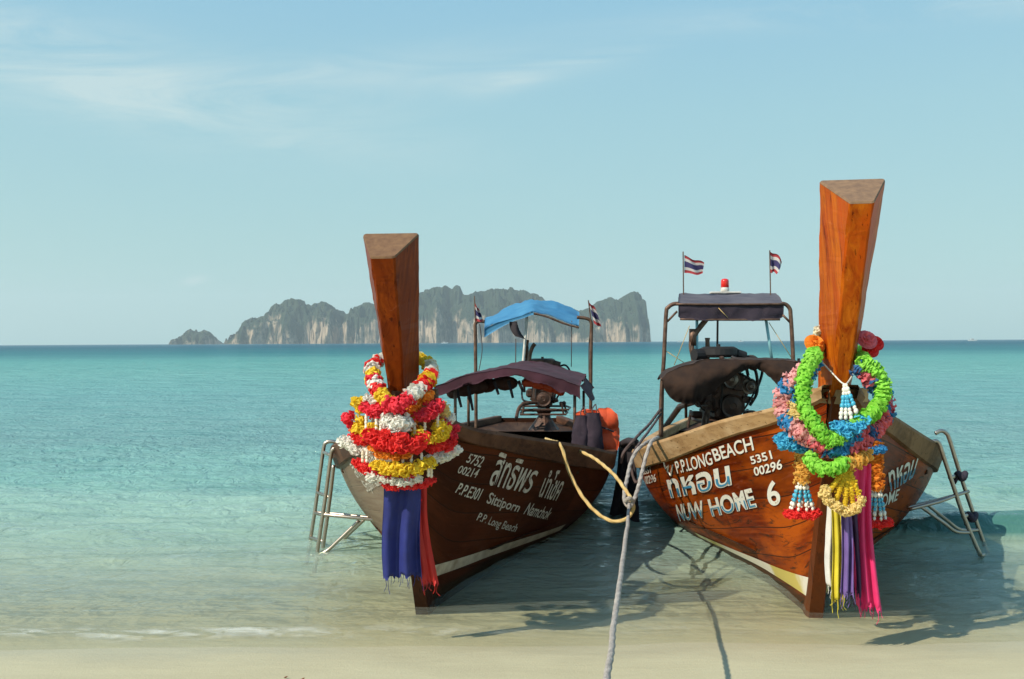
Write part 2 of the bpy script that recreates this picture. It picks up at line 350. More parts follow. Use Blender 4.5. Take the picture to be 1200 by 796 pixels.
# ------------------------------------------------------------------ materials for the boats
def hull_mat(name, c1, c2, c3, seam, rough, coat, scr):
    m = bpy.data.materials.new(name); m.use_nodes = True; t = NT(m.node_tree); b = t.n['Principled BSDF']
    uv = t.new('ShaderNodeTexCoord').outputs['UV']
    br = t.new('ShaderNodeTexBrick'); t.l.new(uv, br.inputs[0]); br.offset = .37; br.inputs['Scale'].default_value = 1.0
    br.inputs['Brick Width'].default_value = 2.3; br.inputs['Row Height'].default_value = .185; br.inputs['Mortar Size'].default_value = .0045; br.inputs['Mortar Smooth'].default_value = .4
    br.inputs['Color1'].default_value = (.25, .25, .25, 1); br.inputs['Color2'].default_value = (.85, .85, .85, 1); br.inputs['Mortar'].default_value = (.5, .5, .5, 1)
    gr = t.noise(t.mapv(uv, (1.4, 26, 1)), 1.0, 6, .65, .7); bl = t.noise(t.mapv(uv, (1.0, 3.2, 1)), 1.3, 5, .6); sc = t.noise(t.mapv(uv, (3.0, 16, 1), (0, 0, 0), (0, 0, R(-24))), 1.0, 6, .72, 1.2)
    col = t.mix(t.rng(gr, .38, .62), c1, c2); col = t.mix(t.rng(bl, .45, .60), col, c3)
    dk = t.rng(t.noise(t.mapv(uv, (.8, 2.0, 1), (5, 3, 0)), 1.2, 5, .65), .50, .68); col = t.mix(t.math('MULTIPLY', dk, .55), col, tuple(q * .35 for q in c2))
    col = t.mix(.45, col, t.mix(1.0, col, br.outputs['Color'], 'OVERLAY'))
    col = t.mix(t.math('MULTIPLY', t.rng(sc, .55, .63), scr * .85), col, (.035, .016, .008))
    col = t.mix(t.math('MULTIPLY', t.rng(sc, .36, .42, 1, 0), scr * .45), col, (c2[0] * 1.5 + .05, c2[1] * 1.7 + .04, c2[2] * 2 + .03))
    col = t.mix(t.math('MULTIPLY', br.outputs['Fac'], seam), col, (.02, .010, .006))
    zz = t.new('ShaderNodeSeparateXYZ'); t.l.new(t.new('ShaderNodeNewGeometry').outputs['Position'], zz.inputs[0])
    wl = t.rng(t.math('MULTIPLY_ADD', bl, -.10, zz.outputs[2]), .035, -.01)      # damp, weedy strip along the waterline
    col = t.mix(t.math('MULTIPLY', wl, .75), col, (.022, .020, .010))
    if name == 'dark_brown_varnish':  # paler outer flank: sun glare painted into the colour as weathered grey
        ux = t.new('ShaderNodeSeparateXYZ'); t.l.new(uv, ux.inputs[0]); flank_glare = t.math('MULTIPLY', t.rng(ux.outputs[0], 29, 30), t.rng(gr, .25, .6, .55, 1))
        col = t.mix(flank_glare, col, t.mix(bl, (.17, .115, .075), (.30, .24, .175)))
    t.l.new(col, b.inputs['Base Color'])
    t.l.new(t.rng(bl, .3, .7, rough, rough + .22), b.inputs['Roughness'])
    b.inputs['Coat Weight'].default_value = coat; b.inputs['Coat Roughness'].default_value = .22; b.inputs['Specular IOR Level'].default_value = .06
    h = t.math('SUBTRACT', t.math('MULTIPLY', gr, .25), t.math('ADD', br.outputs['Fac'], t.math('MULTIPLY', t.rng(sc, .58, .7), .4)))
    t.l.new(t.bump(h, .45, .012), b.inputs['Normal'])
    return m
def wood_mat(name, c1, c2, c3, axis, rough=.5, coat=0.0, fine=22):
    m = bpy.data.materials.new(name); m.use_nodes = True; t = NT(m.node_tree); b = t.n['Principled BSDF']
    c = t.new('ShaderNodeTexCoord').outputs['Object']; st = [fine] * 3; st[axis] = 1.3
    g = t.noise(t.mapv(c, st), 1.0, 6, .65, .9); st2 = [5.0] * 3; st2[axis] = .9; g2 = t.noise(t.mapv(c, st2), 1.0, 4, .6, .6)
    sp = t.rng(t.noise(t.mapv(c, [s * .8 for s in st2]), 3.0, 5, .7), .66, .74)
    st3 = [60.0] * 3; st3[axis] = 1.1; ck = t.rng(t.noise(t.mapv(c, st3, (3, 1, 2)), 1.0, 4, .6, .5), .62, .68); sc = t.rng(t.noise(t.mapv(c, [9, 9, 9]), 1.0, 7, .75, .8), .60, .70)
    col = t.mix(t.rng(g, .36, .64), c1, c2); col = t.mix(t.rng(g2, .45, .60), col, c3); col = t.mix(t.math('MULTIPLY', sp, .65), col, tuple(q * .18 for q in c2))
    col = t.mix(t.math('MULTIPLY', ck, .7), col, tuple(q * .2 for q in c2)); col = t.mix(t.math('MULTIPLY', sc, .38), col, tuple(min(1, q * 1.25 + .06) for q in c1))
    t.l.new(col, b.inputs['Base Color']); b.inputs['Roughness'].default_value = rough; b.inputs['Coat Weight'].default_value = coat; b.inputs['Coat Roughness'].default_value = .2; b.inputs['Specular IOR Level'].default_value = .07
    t.l.new(t.bump(t.math('ADD', g, t.math('MULTIPLY', g2, .5)), .3, .006), b.inputs['Normal'])
    return m
M = {}
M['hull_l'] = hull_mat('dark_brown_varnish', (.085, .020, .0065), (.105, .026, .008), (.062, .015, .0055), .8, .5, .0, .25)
M['hull_r'] = hull_mat('orange_varnish', (.31, .047, .003), (.13, .015, .0015), (.45, .088, .006), .85, .40, .06, 1.0)
M['prow_l'] = wood_mat('prow_brown', (.25, .046, .004), (.10, .014, .002), (.19, .030, .003), 2, .42, .03)
M['prow_r'] = wood_mat('prow_orange', (.56, .135, .007), (.27, .036, .002), (.46, .072, .004), 2, .45, 0)
M['end_l'] = mat('end_grain_brown', (.22, .115, .05), .75, col2=(.14, .066, .03), nscale=22, bump=.3)
M['end_r'] = mat('end_grain_grey', (.26, .155, .085), .8, col2=(.17, .10, .06), nscale=26, bump=.3)
M['stem_l'] = wood_mat('stem_dark', (.045, .014, .006), (.03, .009, .004), (.06, .017, .007), 2, .45, .15)
M['stem_r'] = wood_mat('stem_brown', (.17, .040, .009), (.09, .024, .007), (.12, .034, .010), 2, .5, .1)
M['rail_l'] = wood_mat('rail_dark', (.10, .046, .026), (.055, .025, .016), (.14, .066, .038), 1, .55)
M['rail_r'] = wood_mat('rail_light', (.44, .27, .125), (.30, .17, .075), (.52, .35, .19), 1, .6)
M['rail_x'] = wood_mat('rail_stained', (.20, .105, .045), (.12, .06, .028), (.26, .145, .07), 1, .6)
M['inner'] = wood_mat('inner_planks', (.055, .026, .014), (.035, .016, .010), (.08, .040, .022), 1, .75)
M['white'] = mat('white_paint', (.78, .75, .66), .55, col2=(.40, .25, .14), nscale=34, nrange=(.58, .70))
M['band_l'] = mat('white_band_old', (.58, .50, .38), .6, col2=(.30, .22, .14), nscale=8, nrange=(.45, .7))
M['band_r'] = mat('white_band', (.80, .74, .62), .5, col2=(.62, .50, .12), nscale=2.2, nrange=(.42, .56))
M['letter_l'] = mat('letter_dull', (.62, .58, .50), .6, col2=(.22, .15, .10), nscale=30, nrange=(.52, .68))
M['blue_pt'] = mat('blue_paint', (.05, .26, .44), .5)
M['navy'] = mat('navy_cloth', (.026, .018, .034), .9, col2=(.045, .032, .045), nscale=5, bump=.25, bscale=60)
M['navytop'] = mat('navy_cloth_worn', (.065, .058, .078), .85, col2=(.12, .105, .12), nscale=4, bump=.2, bscale=50)
M['bluetarp'] = mat('blue_tarp', (.042, .21, .41), .7, col2=(.075, .28, .48), nscale=4, bump=.3, bscale=14, trans=.15)
M['maroon'] = mat('maroon_cloth', (.034, .006, .012), .9, col2=(.060, .014, .026), nscale=3.5, bump=.3, bscale=18)
M['browncl'] = mat('brown_cloth', (.017, .007, .0045), .95, col2=(.040, .018, .009), nscale=7, bump=.5, bscale=16)
M['blackcl'] = mat('black_cloth', (.018, .014, .018), .9, col2=(.034, .026, .03), nscale=7, bump=.4, bscale=20)
M['steel'] = mat('stainless', (.46, .40, .34), .36, 1.0, col2=(.36, .27, .20), nscale=12, nrange=(.5, .75))
M['rusty'] = mat('rusty_pipe', (.21, .125, .085), .55, .5, col2=(.10, .050, .032), nscale=14)
M['bluepipe'] = mat('pale_blue_pipe', (.27, .56, .62), .45)
M['whitepipe'] = mat('white_pipe', (.72, .72, .68), .45, col2=(.5, .46, .4), nscale=9)
M['engine'] = mat('oily_iron', (.050, .034, .029), .5, .45, col2=(.12, .060, .040), nscale=12, bump=.4, bscale=60)
M['alloy'] = mat('dull_alloy', (.32, .28, .25), .42, .75, col2=(.12, .09, .075), nscale=16, bump=.3, bscale=70)
M['rubber'] = mat('black_rubber', (.018, .016, .017), .6)
M['orange'] = mat('life_vest_orange', (.74, .090, .018), .65, col2=(.56, .06, .014), nscale=7, bump=.3, bscale=25)
M['purplebag'] = mat('dark_purple_bag', (.020, .012, .022), .9, col2=(.045, .028, .042), nscale=9, bump=.5, bscale=22)
M['redlens'] = mat('red_lens', (.72, .02, .012), .2, coat=.5)
M['cream'] = mat('cream_rope', (.66, .48, .20), .75, col2=(.52, .33, .11), nscale=11, bump=.5, bscale=160)
M['ochre'] = mat('ochre_rope', (.56, .33, .10), .75, col2=(.42, .22, .06), nscale=9, bump=.5, bscale=160)
M['grope'] = mat('grey_rope', (.47, .42, .37), .85, col2=(.32, .28, .25), nscale=25, bump=.8, bscale=170)
M['drope'] = mat('dark_rope', (.085, .055, .05), .9)

# ------------------------------------------------------------------ hull geometry shared by both longtail boats
SX = [0, .4, .9, 1.2, 1.65, 2.25, 2.85, 3.6, 5, 7, 8.6, 9.4]
HWS = hermite(SX, [.055, .22, .43, .54, .73, .95, 1.09, 1.14, 1.10, .92, .66, .46])
C1 = hermite([0, .5, 1.5, 3, 9.4], [.42, .46, .62, .86, 1.0])
class Hull:
    def __init__(s, x0, d0, k, lean, zg):
        s.lean = lean; s.ZG = hermite(SX, zg); s.HW = HWS; s.flare = 0.0
        s.o = Vector((x0, d0, 0)); n = math.sqrt(1 + k * k); s.a = Vector((k, 1, 0)) / n; s.r = Vector((1, -k, 0)) / n
    def w(s, x, y, z):
        if x > 0: x *= 1 + s.flare * min(max(y, 0) / 2.2, 1)
        return s.o + s.r * (x + s.lean * (z - 1.1) * math.exp(-max(y, 0) / 1.6)) + s.a * y + Vector((0, 0, z))
    def rake(s, z): q = (1.25 - z); return .42 * q + .05 * q * q * (1 if q > 0 else 0) if q > 0 else .36 * q
    def sec(s, u, t):
        hw, zg, zk = s.HW(u), s.ZG(u), -.13 - .05 * min(u, 3)
        x = 2*t*(1-t)*C1(u)*hw + t*t*hw + (1-t)**2 * .028; z = (1-t)**2*zk + 2*t*(1-t)*(zk + .15*(zg-zk)) + t*t*zg
        return x, z
    def pt(s, side, u, t, off=0.0):
        x, z = s.sec(u, t); p = s.w(side * x, u + s.rake(z) * math.exp(-u / 1.1), z)
        if off: p = p + s.nrm(side, u, t) * off
        return p
    def nrm(s, side, u, t):
        e = .01; t0, t1 = max(t - e, 0), min(t + e, 1); u0, u1 = max(u - e, 0), u + e
        n = (s.pt(side, u1, t) - s.pt(side, u0, t)).cross(s.pt(side, u, t1) - s.pt(side, u, t0)).normalized()
        return n if n.dot(s.r) * side > 0 else -n
    def tz(s, u, z):
        lo, hi = 0.0, 1.0
        for _ in range(24):
            m = (lo + hi) / 2
            if s.sec(u, m)[1] < z: lo = m
            else: hi = m
        return (lo + hi) / 2
    def inv(s, side):
        us = np.linspace(0.02, 4.2, 110); ts = np.linspace(.02, 1, 60); g = [(u, t, *proj(s.pt(side, u, t))) for u in us for t in ts if s.nrm(side, u, t).dot(EYE - s.pt(side, u, t)) > 0.02]
        g = np.array(g)
        def f(px, py):
            i = np.argmin((g[:, 2] - px)**2 + (g[:, 3] - py)**2); u, t = g[i, 0], g[i, 1]
            du, dt = .02, .01; best = None
            for _ in range(4):
                c = [(u + i * du, min(max(t + j * dt, .02), 1)) for i in range(-2, 3) for j in range(-2, 3)]
                c = [(max(a, .02), b) for a, b in c]
                u, t = min(c, key=lambda q: sum((a - b)**2 for a, b in zip(proj(s.pt(side, *q)), (px, py)))); du *= .5; dt *= .5
            return u, t
        return f
US = [0, .05, .1, .18, .28, .4] + list(np.arange(.5, 3.7, .12)) + list(np.arange(3.8, 9.41, .28))
def make_hull(h, root, key):
    mb = MB(); nt = 26
    for side in (-1, 1):
        rows = []; uvs = []
        for u in US:
            row = []; uvr = []; g = 0; prev = None
            for j in range(nt + 1):
                x, z = h.sec(u, j / nt)
                if prev: g += math.hypot(x - prev[0], z - prev[1])
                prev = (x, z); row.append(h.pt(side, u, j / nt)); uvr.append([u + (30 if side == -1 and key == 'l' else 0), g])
            for q in uvr: q[1] = 4 - (g - q[1])            # planks follow the sheer line
            rows.append(row); uvs.append([tuple(q) for q in uvr])
        mb.grid(rows, uvs, flip=(side == 1))
    # transom
    tr = [h.pt(-1, US[-1], j / nt) for j in range(nt, -1, -1)] + [h.pt(1, US[-1], j / nt) for j in range(nt + 1)]
    mb.add(tr, [tuple(range(len(tr)))])
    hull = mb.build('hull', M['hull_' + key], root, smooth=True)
    mb = MB()
    for side in (-1, 1):
        rows = [[h.w(side * max(h.sec(u, t)[0] - .045, .004), u + .02 + h.rake(h.sec(u, t)[1]) * math.exp(-u / 1.1), h.sec(u, t)[1]) for t in np.linspace(.30, 1, 9)] for u in US if u > .25 and u < 9.3]
        mb.grid(rows, flip=(side == -1))
    mb.build('inner_planking', M['inner'], root, smooth=True)
    mb = MB(); rows = []
    for u in [x for x in US if x >= 1.3]:
        z = .17; t = h.tz(u, z); x = h.sec(u, t)[0] - .02; rows.append([h.w(-x, u, z), h.w(x, u, z)])
    mb.grid(rows); rows = []
    for u in [x for x in US if .1 <= x <= 1.45]:
        x = h.HW(u) - .03; rows.append([h.w(-x, u, h.ZG(u) - .05), h.w(0, u, h.ZG(u) - .03), h.w(x, u, h.ZG(u) - .05)])
    mb.grid(rows); rows = []
    for u in [x for x in US if x > 7.7]:
        x = h.HW(u) - .03; rows.append([h.w(-x, u, h.ZG(u) - .06), h.w(x, u, h.ZG(u) - .06)])
    mb.grid(rows); mb.build('deck', M['inner'], root)
    for u in (2.3, 3.5, 4.8, 6.1):
        m2 = MB(); x = h.sec(u, h.tz(u, h.ZG(u) - .13))[0] - .05; m2.box((0, 0, 0), (2 * x, .24, .04), bev=.008)
        m2.v = [tuple(h.w(a, u + b_, c_ + h.ZG(u) - .13)) for a, b_, c_ in m2.v]; m2.build('thwart', M['inner'], root)
    for side in (-1, 1):        # gunwale: a deep plank with a rounded cap
        mb = MB(); rows = []; uvs = []
        for u in US:
            dep = .042 + .080 * min(u / 2.0, 1); hw, zg = h.HW(u), h.ZG(u); w = .035
            x2, z2 = h.sec(u, h.tz(u, zg - dep)); rk = lambda z: u + h.rake(z) * math.exp(-u / 1.1)
            sec = [(x2 + .004, z2), (x2 + .03, z2 + .004), (hw + .034, zg + .008), (hw + .026, zg + .03), (hw - .055, zg + .032), (hw - .065, zg + .02), (hw - .065, zg - .05)]
            rows.append([h.w(side * max(a, .003), rk(z), z) for a, z in sec])
        mb.grid(rows, closed=True, flip=(side == -1)); k = len(rows) - 1; mb.f.append(tuple(k * 7 + j for j in range(7)))
        mb.build('gunwale', M['rail_x' if key == 'r' and side == 1 else 'rail_' + key], root)
rw = random.Random(11)
def make_stem(h, root, key, zb, zf, wb, wf, dep):
    """stem timber from the keel up to the gunwale, then the flared prow post above it"""
    mb = MB(); rows = []
    for z in np.linspace(-.2, 1.22, 14):
        y = h.rake(z); k = .5 + .5 * max(z, 0) / 1.22
        rows.append([h.w(-.036, y - .035, z), h.w(.036, y - .035, z), h.w(.05, y + .03, z), h.w(.05, y + .16, z), h.w(-.05, y + .16, z), h.w(-.05, y + .03, z)])
    mb.grid(rows, closed=True); mb.build('stem', M['stem_' + key], root)
    mb = MB(); zt = .5 * (zf + zb); rows = []
    for i in range(41):
        q = i / 40; zc = 1.08 + (zt - 1.08) * q; y = h.rake(zc) - .02
        b_ = .135 + (wb - .135) * q ** 1.05; f = .070 + (wf - .070) * q; d = .19 + (dep - .19) * q; sl = (zb - zf) * q ** 3
        e = .008
        raw = [(-f/2 + e, 0), (f/2 - e, 0), (f/2 + e*.3, e), (b_/2 - e*.3, d - e * 1.5), (b_/2, d), (b_/2 - e, d + e), (-b_/2 + e, d + e), (-b_/2, d), (-b_/2 + e*.3, d - e*1.5), (-f/2 - e*.3, e)]
        rows.append([h.w(a, y + c_, zc + sl * (c_ / d - .5)) for a, c_ in raw])
    for i, r_ in enumerate(rows):
        for k_, p in enumerate(r_):
            q = min(i / 40, 1) * 4; r_[k_] = p + Vector((float(fbm(q * 2.0 + k_ * 7.3, 1.5, 4, 4)) - .5, float(fbm(q * 1.3 + k_ * 3.1, 7.5, 3, 9)) - .5, 0)) * .016
    mb.grid(rows, closed=True)
    post = mb.build('prow_post', M['prow_' + key], root)
    top = MB(); c = sum(rows[-1], Vector()) / 10; up = (rows[-1][0] - c).cross(rows[-1][2] - c).normalized(); up = up if up.z > 0 else -up
    r1 = [p + up * .001 for p in rows[-1]]; r2 = [p.lerp(c, .035) + up * .010 for p in rows[-1]]
    top.grid([r1, r2], closed=True); top.f.append(tuple(range(10, 20))); top.build('end_grain', M['end_' + key], post)
    mb = MB()           # breast hook: collar block that ties gunwales and post together
    z = 1.185; y = h.rake(z)
    for sgn in (-1, 1):
        a = [(0, y - .075), (sgn * .17, y + .17), (sgn * .17, y + .24), (0, y + .05)]
        lo = [h.w(x, yy, z) for x, yy in a]; hi = [h.w(x, yy - .01, z + .07) for x, yy in a]
        fs = [(0, 1, 5, 4), (1, 2, 6, 5), (2, 3, 7, 6), (3, 0, 4, 7), (4, 5, 6, 7), (3, 2, 1, 0)]
        mb.add(lo + hi, fs if sgn > 0 else [f[::-1] for f in fs])
    mb.build('breast_hook', M['rail_' + key], root)
def make_band(h, root, key, side, zfun, s1):
    mb = MB(); rows = []
    for u in np.linspace(.0, s1, 44):
        lo, hi = zfun(u); t0, t1 = h.tz(u, lo), h.tz(u, hi); rows.append([h.pt(side, u, t0 + (t1 - t0) * j / 4, .005) for j in range(5)])
    mb.grid(rows, flip=(side == 1)); mb.build('waterline_band', M['band_' + key], root, smooth=True)

DG = None
def text_mesh(body, offset=.0, shear=0.0):
    cu = bpy.data.curves.new('letters', 'FONT'); cu.body = body; cu.offset = offset; cu.shear = shear; cu.resolution_u = 5
    o = bpy.data.objects.new('letters', cu); COL.objects.link(o); bpy.context.view_layer.update()
    me = o.evaluated_get(bpy.context.evaluated_depsgraph_get()).to_mesh()
    import bmesh
    bm = bmesh.new(); bm.from_mesh(me); o.evaluated_get(bpy.context.evaluated_depsgraph_get()).to_mesh_clear()
    bpy.data.objects.remove(o); bpy.data.curves.remove(cu)
    xs = [v.co.x for v in bm.verts]; ys_ = [v.co.y for v in bm.verts]
    return bm, min(xs), max(xs), min(ys_), max(ys_)
def lettering(h, inv, side, body, quad, m, root, offset=.012, shear=0.0, shade=None, lift=.006):
    import bmesh
    cor = [inv(*q) for q in quad]        # TL TR BR BL on the planking
    for layer in ((0,) if shade is None else (0, 1)):
        bm, x0, x1, y0, y1 = text_mesh(body, offset if layer == 0 else offset * -.35, shear)
        if layer == 0: box = (x0, x1, y0, y1)
        x0, x1, y0, y1 = box; w, hh = x1 - x0, y1 - y0
        if layer: bmesh.ops.bisect_plane(bm, geom=bm.verts[:] + bm.edges[:] + bm.faces[:], plane_co=(0, y0 + hh * .5, 0), plane_no=(0, 1, 0), clear_outer=True)
        nx = max(4, int(w / hh * 6))
        for i in range(1, nx): bmesh.ops.bisect_plane(bm, geom=bm.verts[:] + bm.edges[:] + bm.faces[:], plane_co=(x0 + w * i / nx, 0, 0), plane_no=(1, 0, 0))
        for i in range(1, 6): bmesh.ops.bisect_plane(bm, geom=bm.verts[:] + bm.edges[:] + bm.faces[:], plane_co=(0, y0 + hh * i / 6, 0), plane_no=(0, 1, 0))
        bm.verts.index_update(); mb = MB(); vs = []
        for v in bm.verts:
            a, b_ = (v.co.x - x0) / w, (v.co.y - y0) / hh
            u = (cor[0][0]*(1-a) + cor[1][0]*a)*b_ + (cor[3][0]*(1-a) + cor[2][0]*a)*(1-b_)
            t_ = (cor[0][1]*(1-a) + cor[1][1]*a)*b_ + (cor[3][1]*(1-a) + cor[2][1]*a)*(1-b_)
            vs.append(h.pt(side, max(u, 0.02), min(max(t_, .02), 1), lift + layer * .003))
        mb.add(vs, [[v.index for v in f.verts] for f in bm.faces]); bm.free()
        mb.build('lettering' if layer == 0 else 'letter_shading', m if layer == 0 else shade, root)

def cloth_patch(fn, nu, nv, th=.004, wr=0.0):
    """two-sided cloth with thickness from fn(u,v)->point"""
    rows = [[Vector(fn(i / nu, j / nv)) for j in range(nv + 1)] for i in range(nu + 1)]; mb = MB()
    if wr:
        for r in rows:
            for k_, p in enumerate(r): r[k_] = p + Vector((0, 1, 1)) * wr * (float(fbm(p.x * 9 + 3, p.y * 4 + p.z * 9, 3, 5)) - .5)
    back = []
    for i, r in enumerate(rows):
        q = []
        for j, p in enumerate(r):
            a = rows[min(i + 1, nu)][j] - rows[max(i - 1, 0)][j]; b_ = r[min(j + 1, nv)] - r[max(j - 1, 0)]; n = a.cross(b_)
            q.append(p - (n.normalized() if n.length > 1e-9 else Vector((0, 0, 1))) * th)
        back.append(q)
    uv = [[(i / nu, j / nv) for j in range(nv + 1)] for i in range(nu + 1)]
    mb.grid(rows, uv); mb.grid(back, uv, flip=True); m_ = nv + 1; o = len(rows) * m_
    for i in range(nu):
        mb.f.append((i * m_, o + i * m_, o + (i + 1) * m_, (i + 1) * m_)); mb.f.append((i * m_ + nv, (i + 1) * m_ + nv, o + (i + 1) * m_ + nv, o + i * m_ + nv))
    for j in range(nv):
        mb.f.append((j, j + 1, o + j + 1, o + j)); k = nu * m_; mb.f.append((k + j, o + k + j, o + k + j + 1, k + j + 1))
    return mb

def make_engine(root, base, scale, yaw, variant):
    """car diesel on a swivel mount: block, head, pulleys, alternator, filter, pipes, frame"""
    rot = Matrix.Rotation(yaw, 3, 'Z'); T_ = lambda p: Vector(base) + rot @ (Vector(p) * scale)
    def go(mb): mb.v = [tuple(T_(p)) for p in mb.v]; return mb
    mb = MB(); mb.box((0, .12, .44), (.34, .62, .26), bev=.03); mb.box((0, .12, .65), (.27, .58, .16), bev=.025); mb.box((0, .14, .76), (.19, .52, .07), bev=.03)
    mb.box((0, .12, .27), (.25, .54, .13), bev=.04); mb.box((.20, .10, .50), (.10, .36, .16), bev=.03); mb.box((-.21, .16, .42), (.12, .30, .13), bev=.03)
    mb.box((0, -.215, .50), (.30, .05, .36), bev=.02)
    for i in range(4): mb.cyl((.15, -.06 + i * .14, .56), (.26, -.06 + i * .14, .62), .035, 10)
    for i in range(9): mb.ball((random.uniform(-.2, .2), random.uniform(-.25, .1), random.uniform(.3, .8)), random.uniform(.02, .05), 8, 5)
    for i in range(26):
        x, z = random.uniform(-.24, .24), random.uniform(.28, .82); mb.box((x, random.uniform(-.27, .0), z), [random.uniform(.03, .09) for _ in range(3)], Matrix.Rotation(random.uniform(0, 1.5), 3, 'Y'), bev=.008)
    eng = go(mb).build('engine', M['engine'], root)
    def sub(name, mb, m, sm=False): return go(mb).build(name, m, eng, sm)
    def pulley(x, z, r, y=-.27):
        mb = MB(); prof = [(r * .25, -.03), (r * .3, -.035), (r * .8, -.02), (r, -.028), (r * .9, 0), (r, .028), (r * .6, .03)]
        rows = [[Vector((x + a * math.cos(2*PI*j/22), y + b_, z + a * math.sin(2*PI*j/22))) for j in range(22)] for a, b_ in prof]; mb.grid(rows, closed=True, flip=True); mb.f.append(tuple(range(22))); return mb
    sub('pulley', pulley(.0, .36, .115), M['engine']); sub('pulley', pulley(-.01, .62, .085), M['alloy']); sub('pulley', pulley(.19, .55, .055), M['alloy'])
    mb = MB(); loop = [(-.115, -.28, .35), (-.09, -.28, .64), (-.01, -.28, .71), (.2, -.28, .61), (.24, -.28, .53), (.09, -.28, .29), (0, -.28, .245), (-.08, -.28, .28)]
    mb.tube(spline([Vector(p) for p in loop] + [Vector(loop[0])], 6)[:-1], .010, 6, closed=True); sub('fan_belt', mb, M['rubber'])
    mb = MB(); mb.cyl((.19, -.25, .55), (.19, -.03, .55), .08, 16); mb.cyl((.19, -.26, .55), (.19, -.25, .55), .065, 16); sub('alternator', mb, M['alloy'], False)
    mb = MB(); mb.tube([Vector((-.02, .05, .83)), Vector((-.02, .05, .86)), Vector((-.02, .05, .92)), Vector((-.02, .05, .94))], [.17, .19, .19, .15], 24)
    mb.cyl((-.18, .02, .86), (-.30, -.02, .86), .06, 12); mb.cyl((.14, .0, .87), (.24, .02, .84), .05, 12); mb.cyl((-.02, .05, .94), (-.02, .05, .965), .02, 8)
    sub('air_filter', mb, M['rubber'] if variant else M['engine'])
    mb = MB(); mb.tube(spline([(-.12, .1, .7), (-.24, .06, .72), (-.27, .1, .85), (-.27, .12, 1.02), (-.25 if not variant else -.12, .12, 1.22)], 6), .028, 10); mb.tube([Vector((-.27, .12, .95)), Vector((-.265, .12, 1.12))], .038, 10)
    sub('exhaust_pipe', mb, M['rusty'], True)
    mb = MB()
    for a in ([(.1, -.24, .78), (.22, -.3, .72), (.26, -.26, .5), (.2, -.22, .36)], [(-.1, -.24, .75), (-.26, -.26, .66), (-.28, -.2, .45)], [(0, -.26, .84), (.1, -.33, .78), (.16, -.28, .66)], [(.16, .1, .78), (.32, .0, .84), (.40, -.05, .70), (.34, 0, .46)], [(-.16, -.2, .3), (-.3, -.24, .34), (-.32, -.1, .52)]):
        mb.tube(spline(a, 7), random.uniform(.008, .02), 8)
    sub('hose', mb, M['rubber'], True)
    mb = MB()
    for z, w in ((.20, .37), (.13, .33)) if not variant else ((.20, .24),):
        pts = [Vector(p) for p in ((-w, -.36, z), (w, -.36, z), (w + .02, .1, z), (w - .04, .45, z), (-w + .04, .45, z), (-w - .02, .1, z))]
        mb.tube(pts, .016, 8, closed=True)
    for x, y in ((-.3, -.36), (.3, -.36), (-.33, .1), (.33, .1)): mb.cyl((x, y, .12), (x * .9, y, .30), .014, 8)
    mb.box((-.28, 0, .27), (.10, .12, .05), bev=.01); mb.box((.28, 0, .27), (.10, .12, .05), bev=.01)
    sub('mount_frame', mb, M['engine'])
    mb = MB(); mb.tube([Vector((0, 0, -.12)), Vector((0, 0, -.06)), Vector((0, 0, .10)), Vector((0, 0, .16))], [.24, .19, .075, .13], 14); mb.box((0, 0, .17), (.36, .2, .04), bev=.01)
    sub('swivel_post', mb, M['engine'])
    mb = MB(); mb.tube(spline([(0, -.2, .3), (-.3, -.5, .28), (-.36, -.9, .1)] if not variant else [(-.2, -.2, .36), (-.33, -.4, .22), (-.40, -.62, -.05)], 6), [.026] * 13, 8); sub('tiller', mb, M['rusty'], True)
    mb = MB(); mb.tube([Vector((0, .4, .42)), Vector((0, 1.4, .25)), Vector((0, 3.2, -.62))], [.04, .035, .03], 10); sub('tail_shaft', mb, M['engine'])
    return eng
def posts(root, name, lst, m, r, seg=8):
    for a in lst: mb = MB(); mb.tube(spline([Vector(p) for p in a], 5) if len(a) > 2 else [Vector(p) for p in a], r, seg); mb.build(name, m, root, True)

# ================================================================== LEFT BOAT
HL = Hull(-.585, 5.08, .088, -.016, [1.24, 1.03, .925, .875, .80, .70, .605, .54, .48, .43, .40, .40])
boatL = thing('longtail_boat', 'dark brown wooden longtail boat with a blue roof and red flower garlands', 'boat', HL.w(0, 3, -.1), 'wooden longtail boats beached side by side')
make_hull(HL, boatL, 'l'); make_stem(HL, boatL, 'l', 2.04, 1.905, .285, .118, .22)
for sd_ in (1, -1): make_band(HL, boatL, 'l', sd_, lambda u: (.17 - .055 * u + .004 * u*u, .245 - .065 * u + .004 * u * u), 2.6)
iv = HL.inv(1)
for body, quad, of in (('5752', [(549.4, 530.9), (567.5, 535.1), (562.2, 547.9), (544.9, 541.1)], .008), ('00214', [(538.1, 544.9), (561.5, 549.4), (557, 560), (534.8, 553.5)], .008),
        ('P.P.E301', [(538.1, 565), (566, 572.8), (560, 586.4), (532, 577)], .010), ('สิทธิพร', [(585, 529), (634.6, 545.6), (618, 578), (571.3, 568.3)], .010), ('นำโชค', [(642, 548.7), (666, 553.2), (650.7, 587), (629.6, 581.8)], .012),
        ('Sittiporn', [(572.8, 575.8), (610.5, 589.4), (605, 602.7), (567.5, 593)], .014), ('Namchok', [(619.5, 588.6), (648, 595.4), (640.7, 609), (612.3, 602)], .010), ('P.P. Long Beach', [(560.7, 600), (607.5, 614), (601.4, 626), (556, 612)], .008)):
    lettering(HL, iv, 1, body, quad, M['letter_l'], boatL, of, .15 if ord(body[0]) < 200 else 0)
iv = HL.inv(-1)
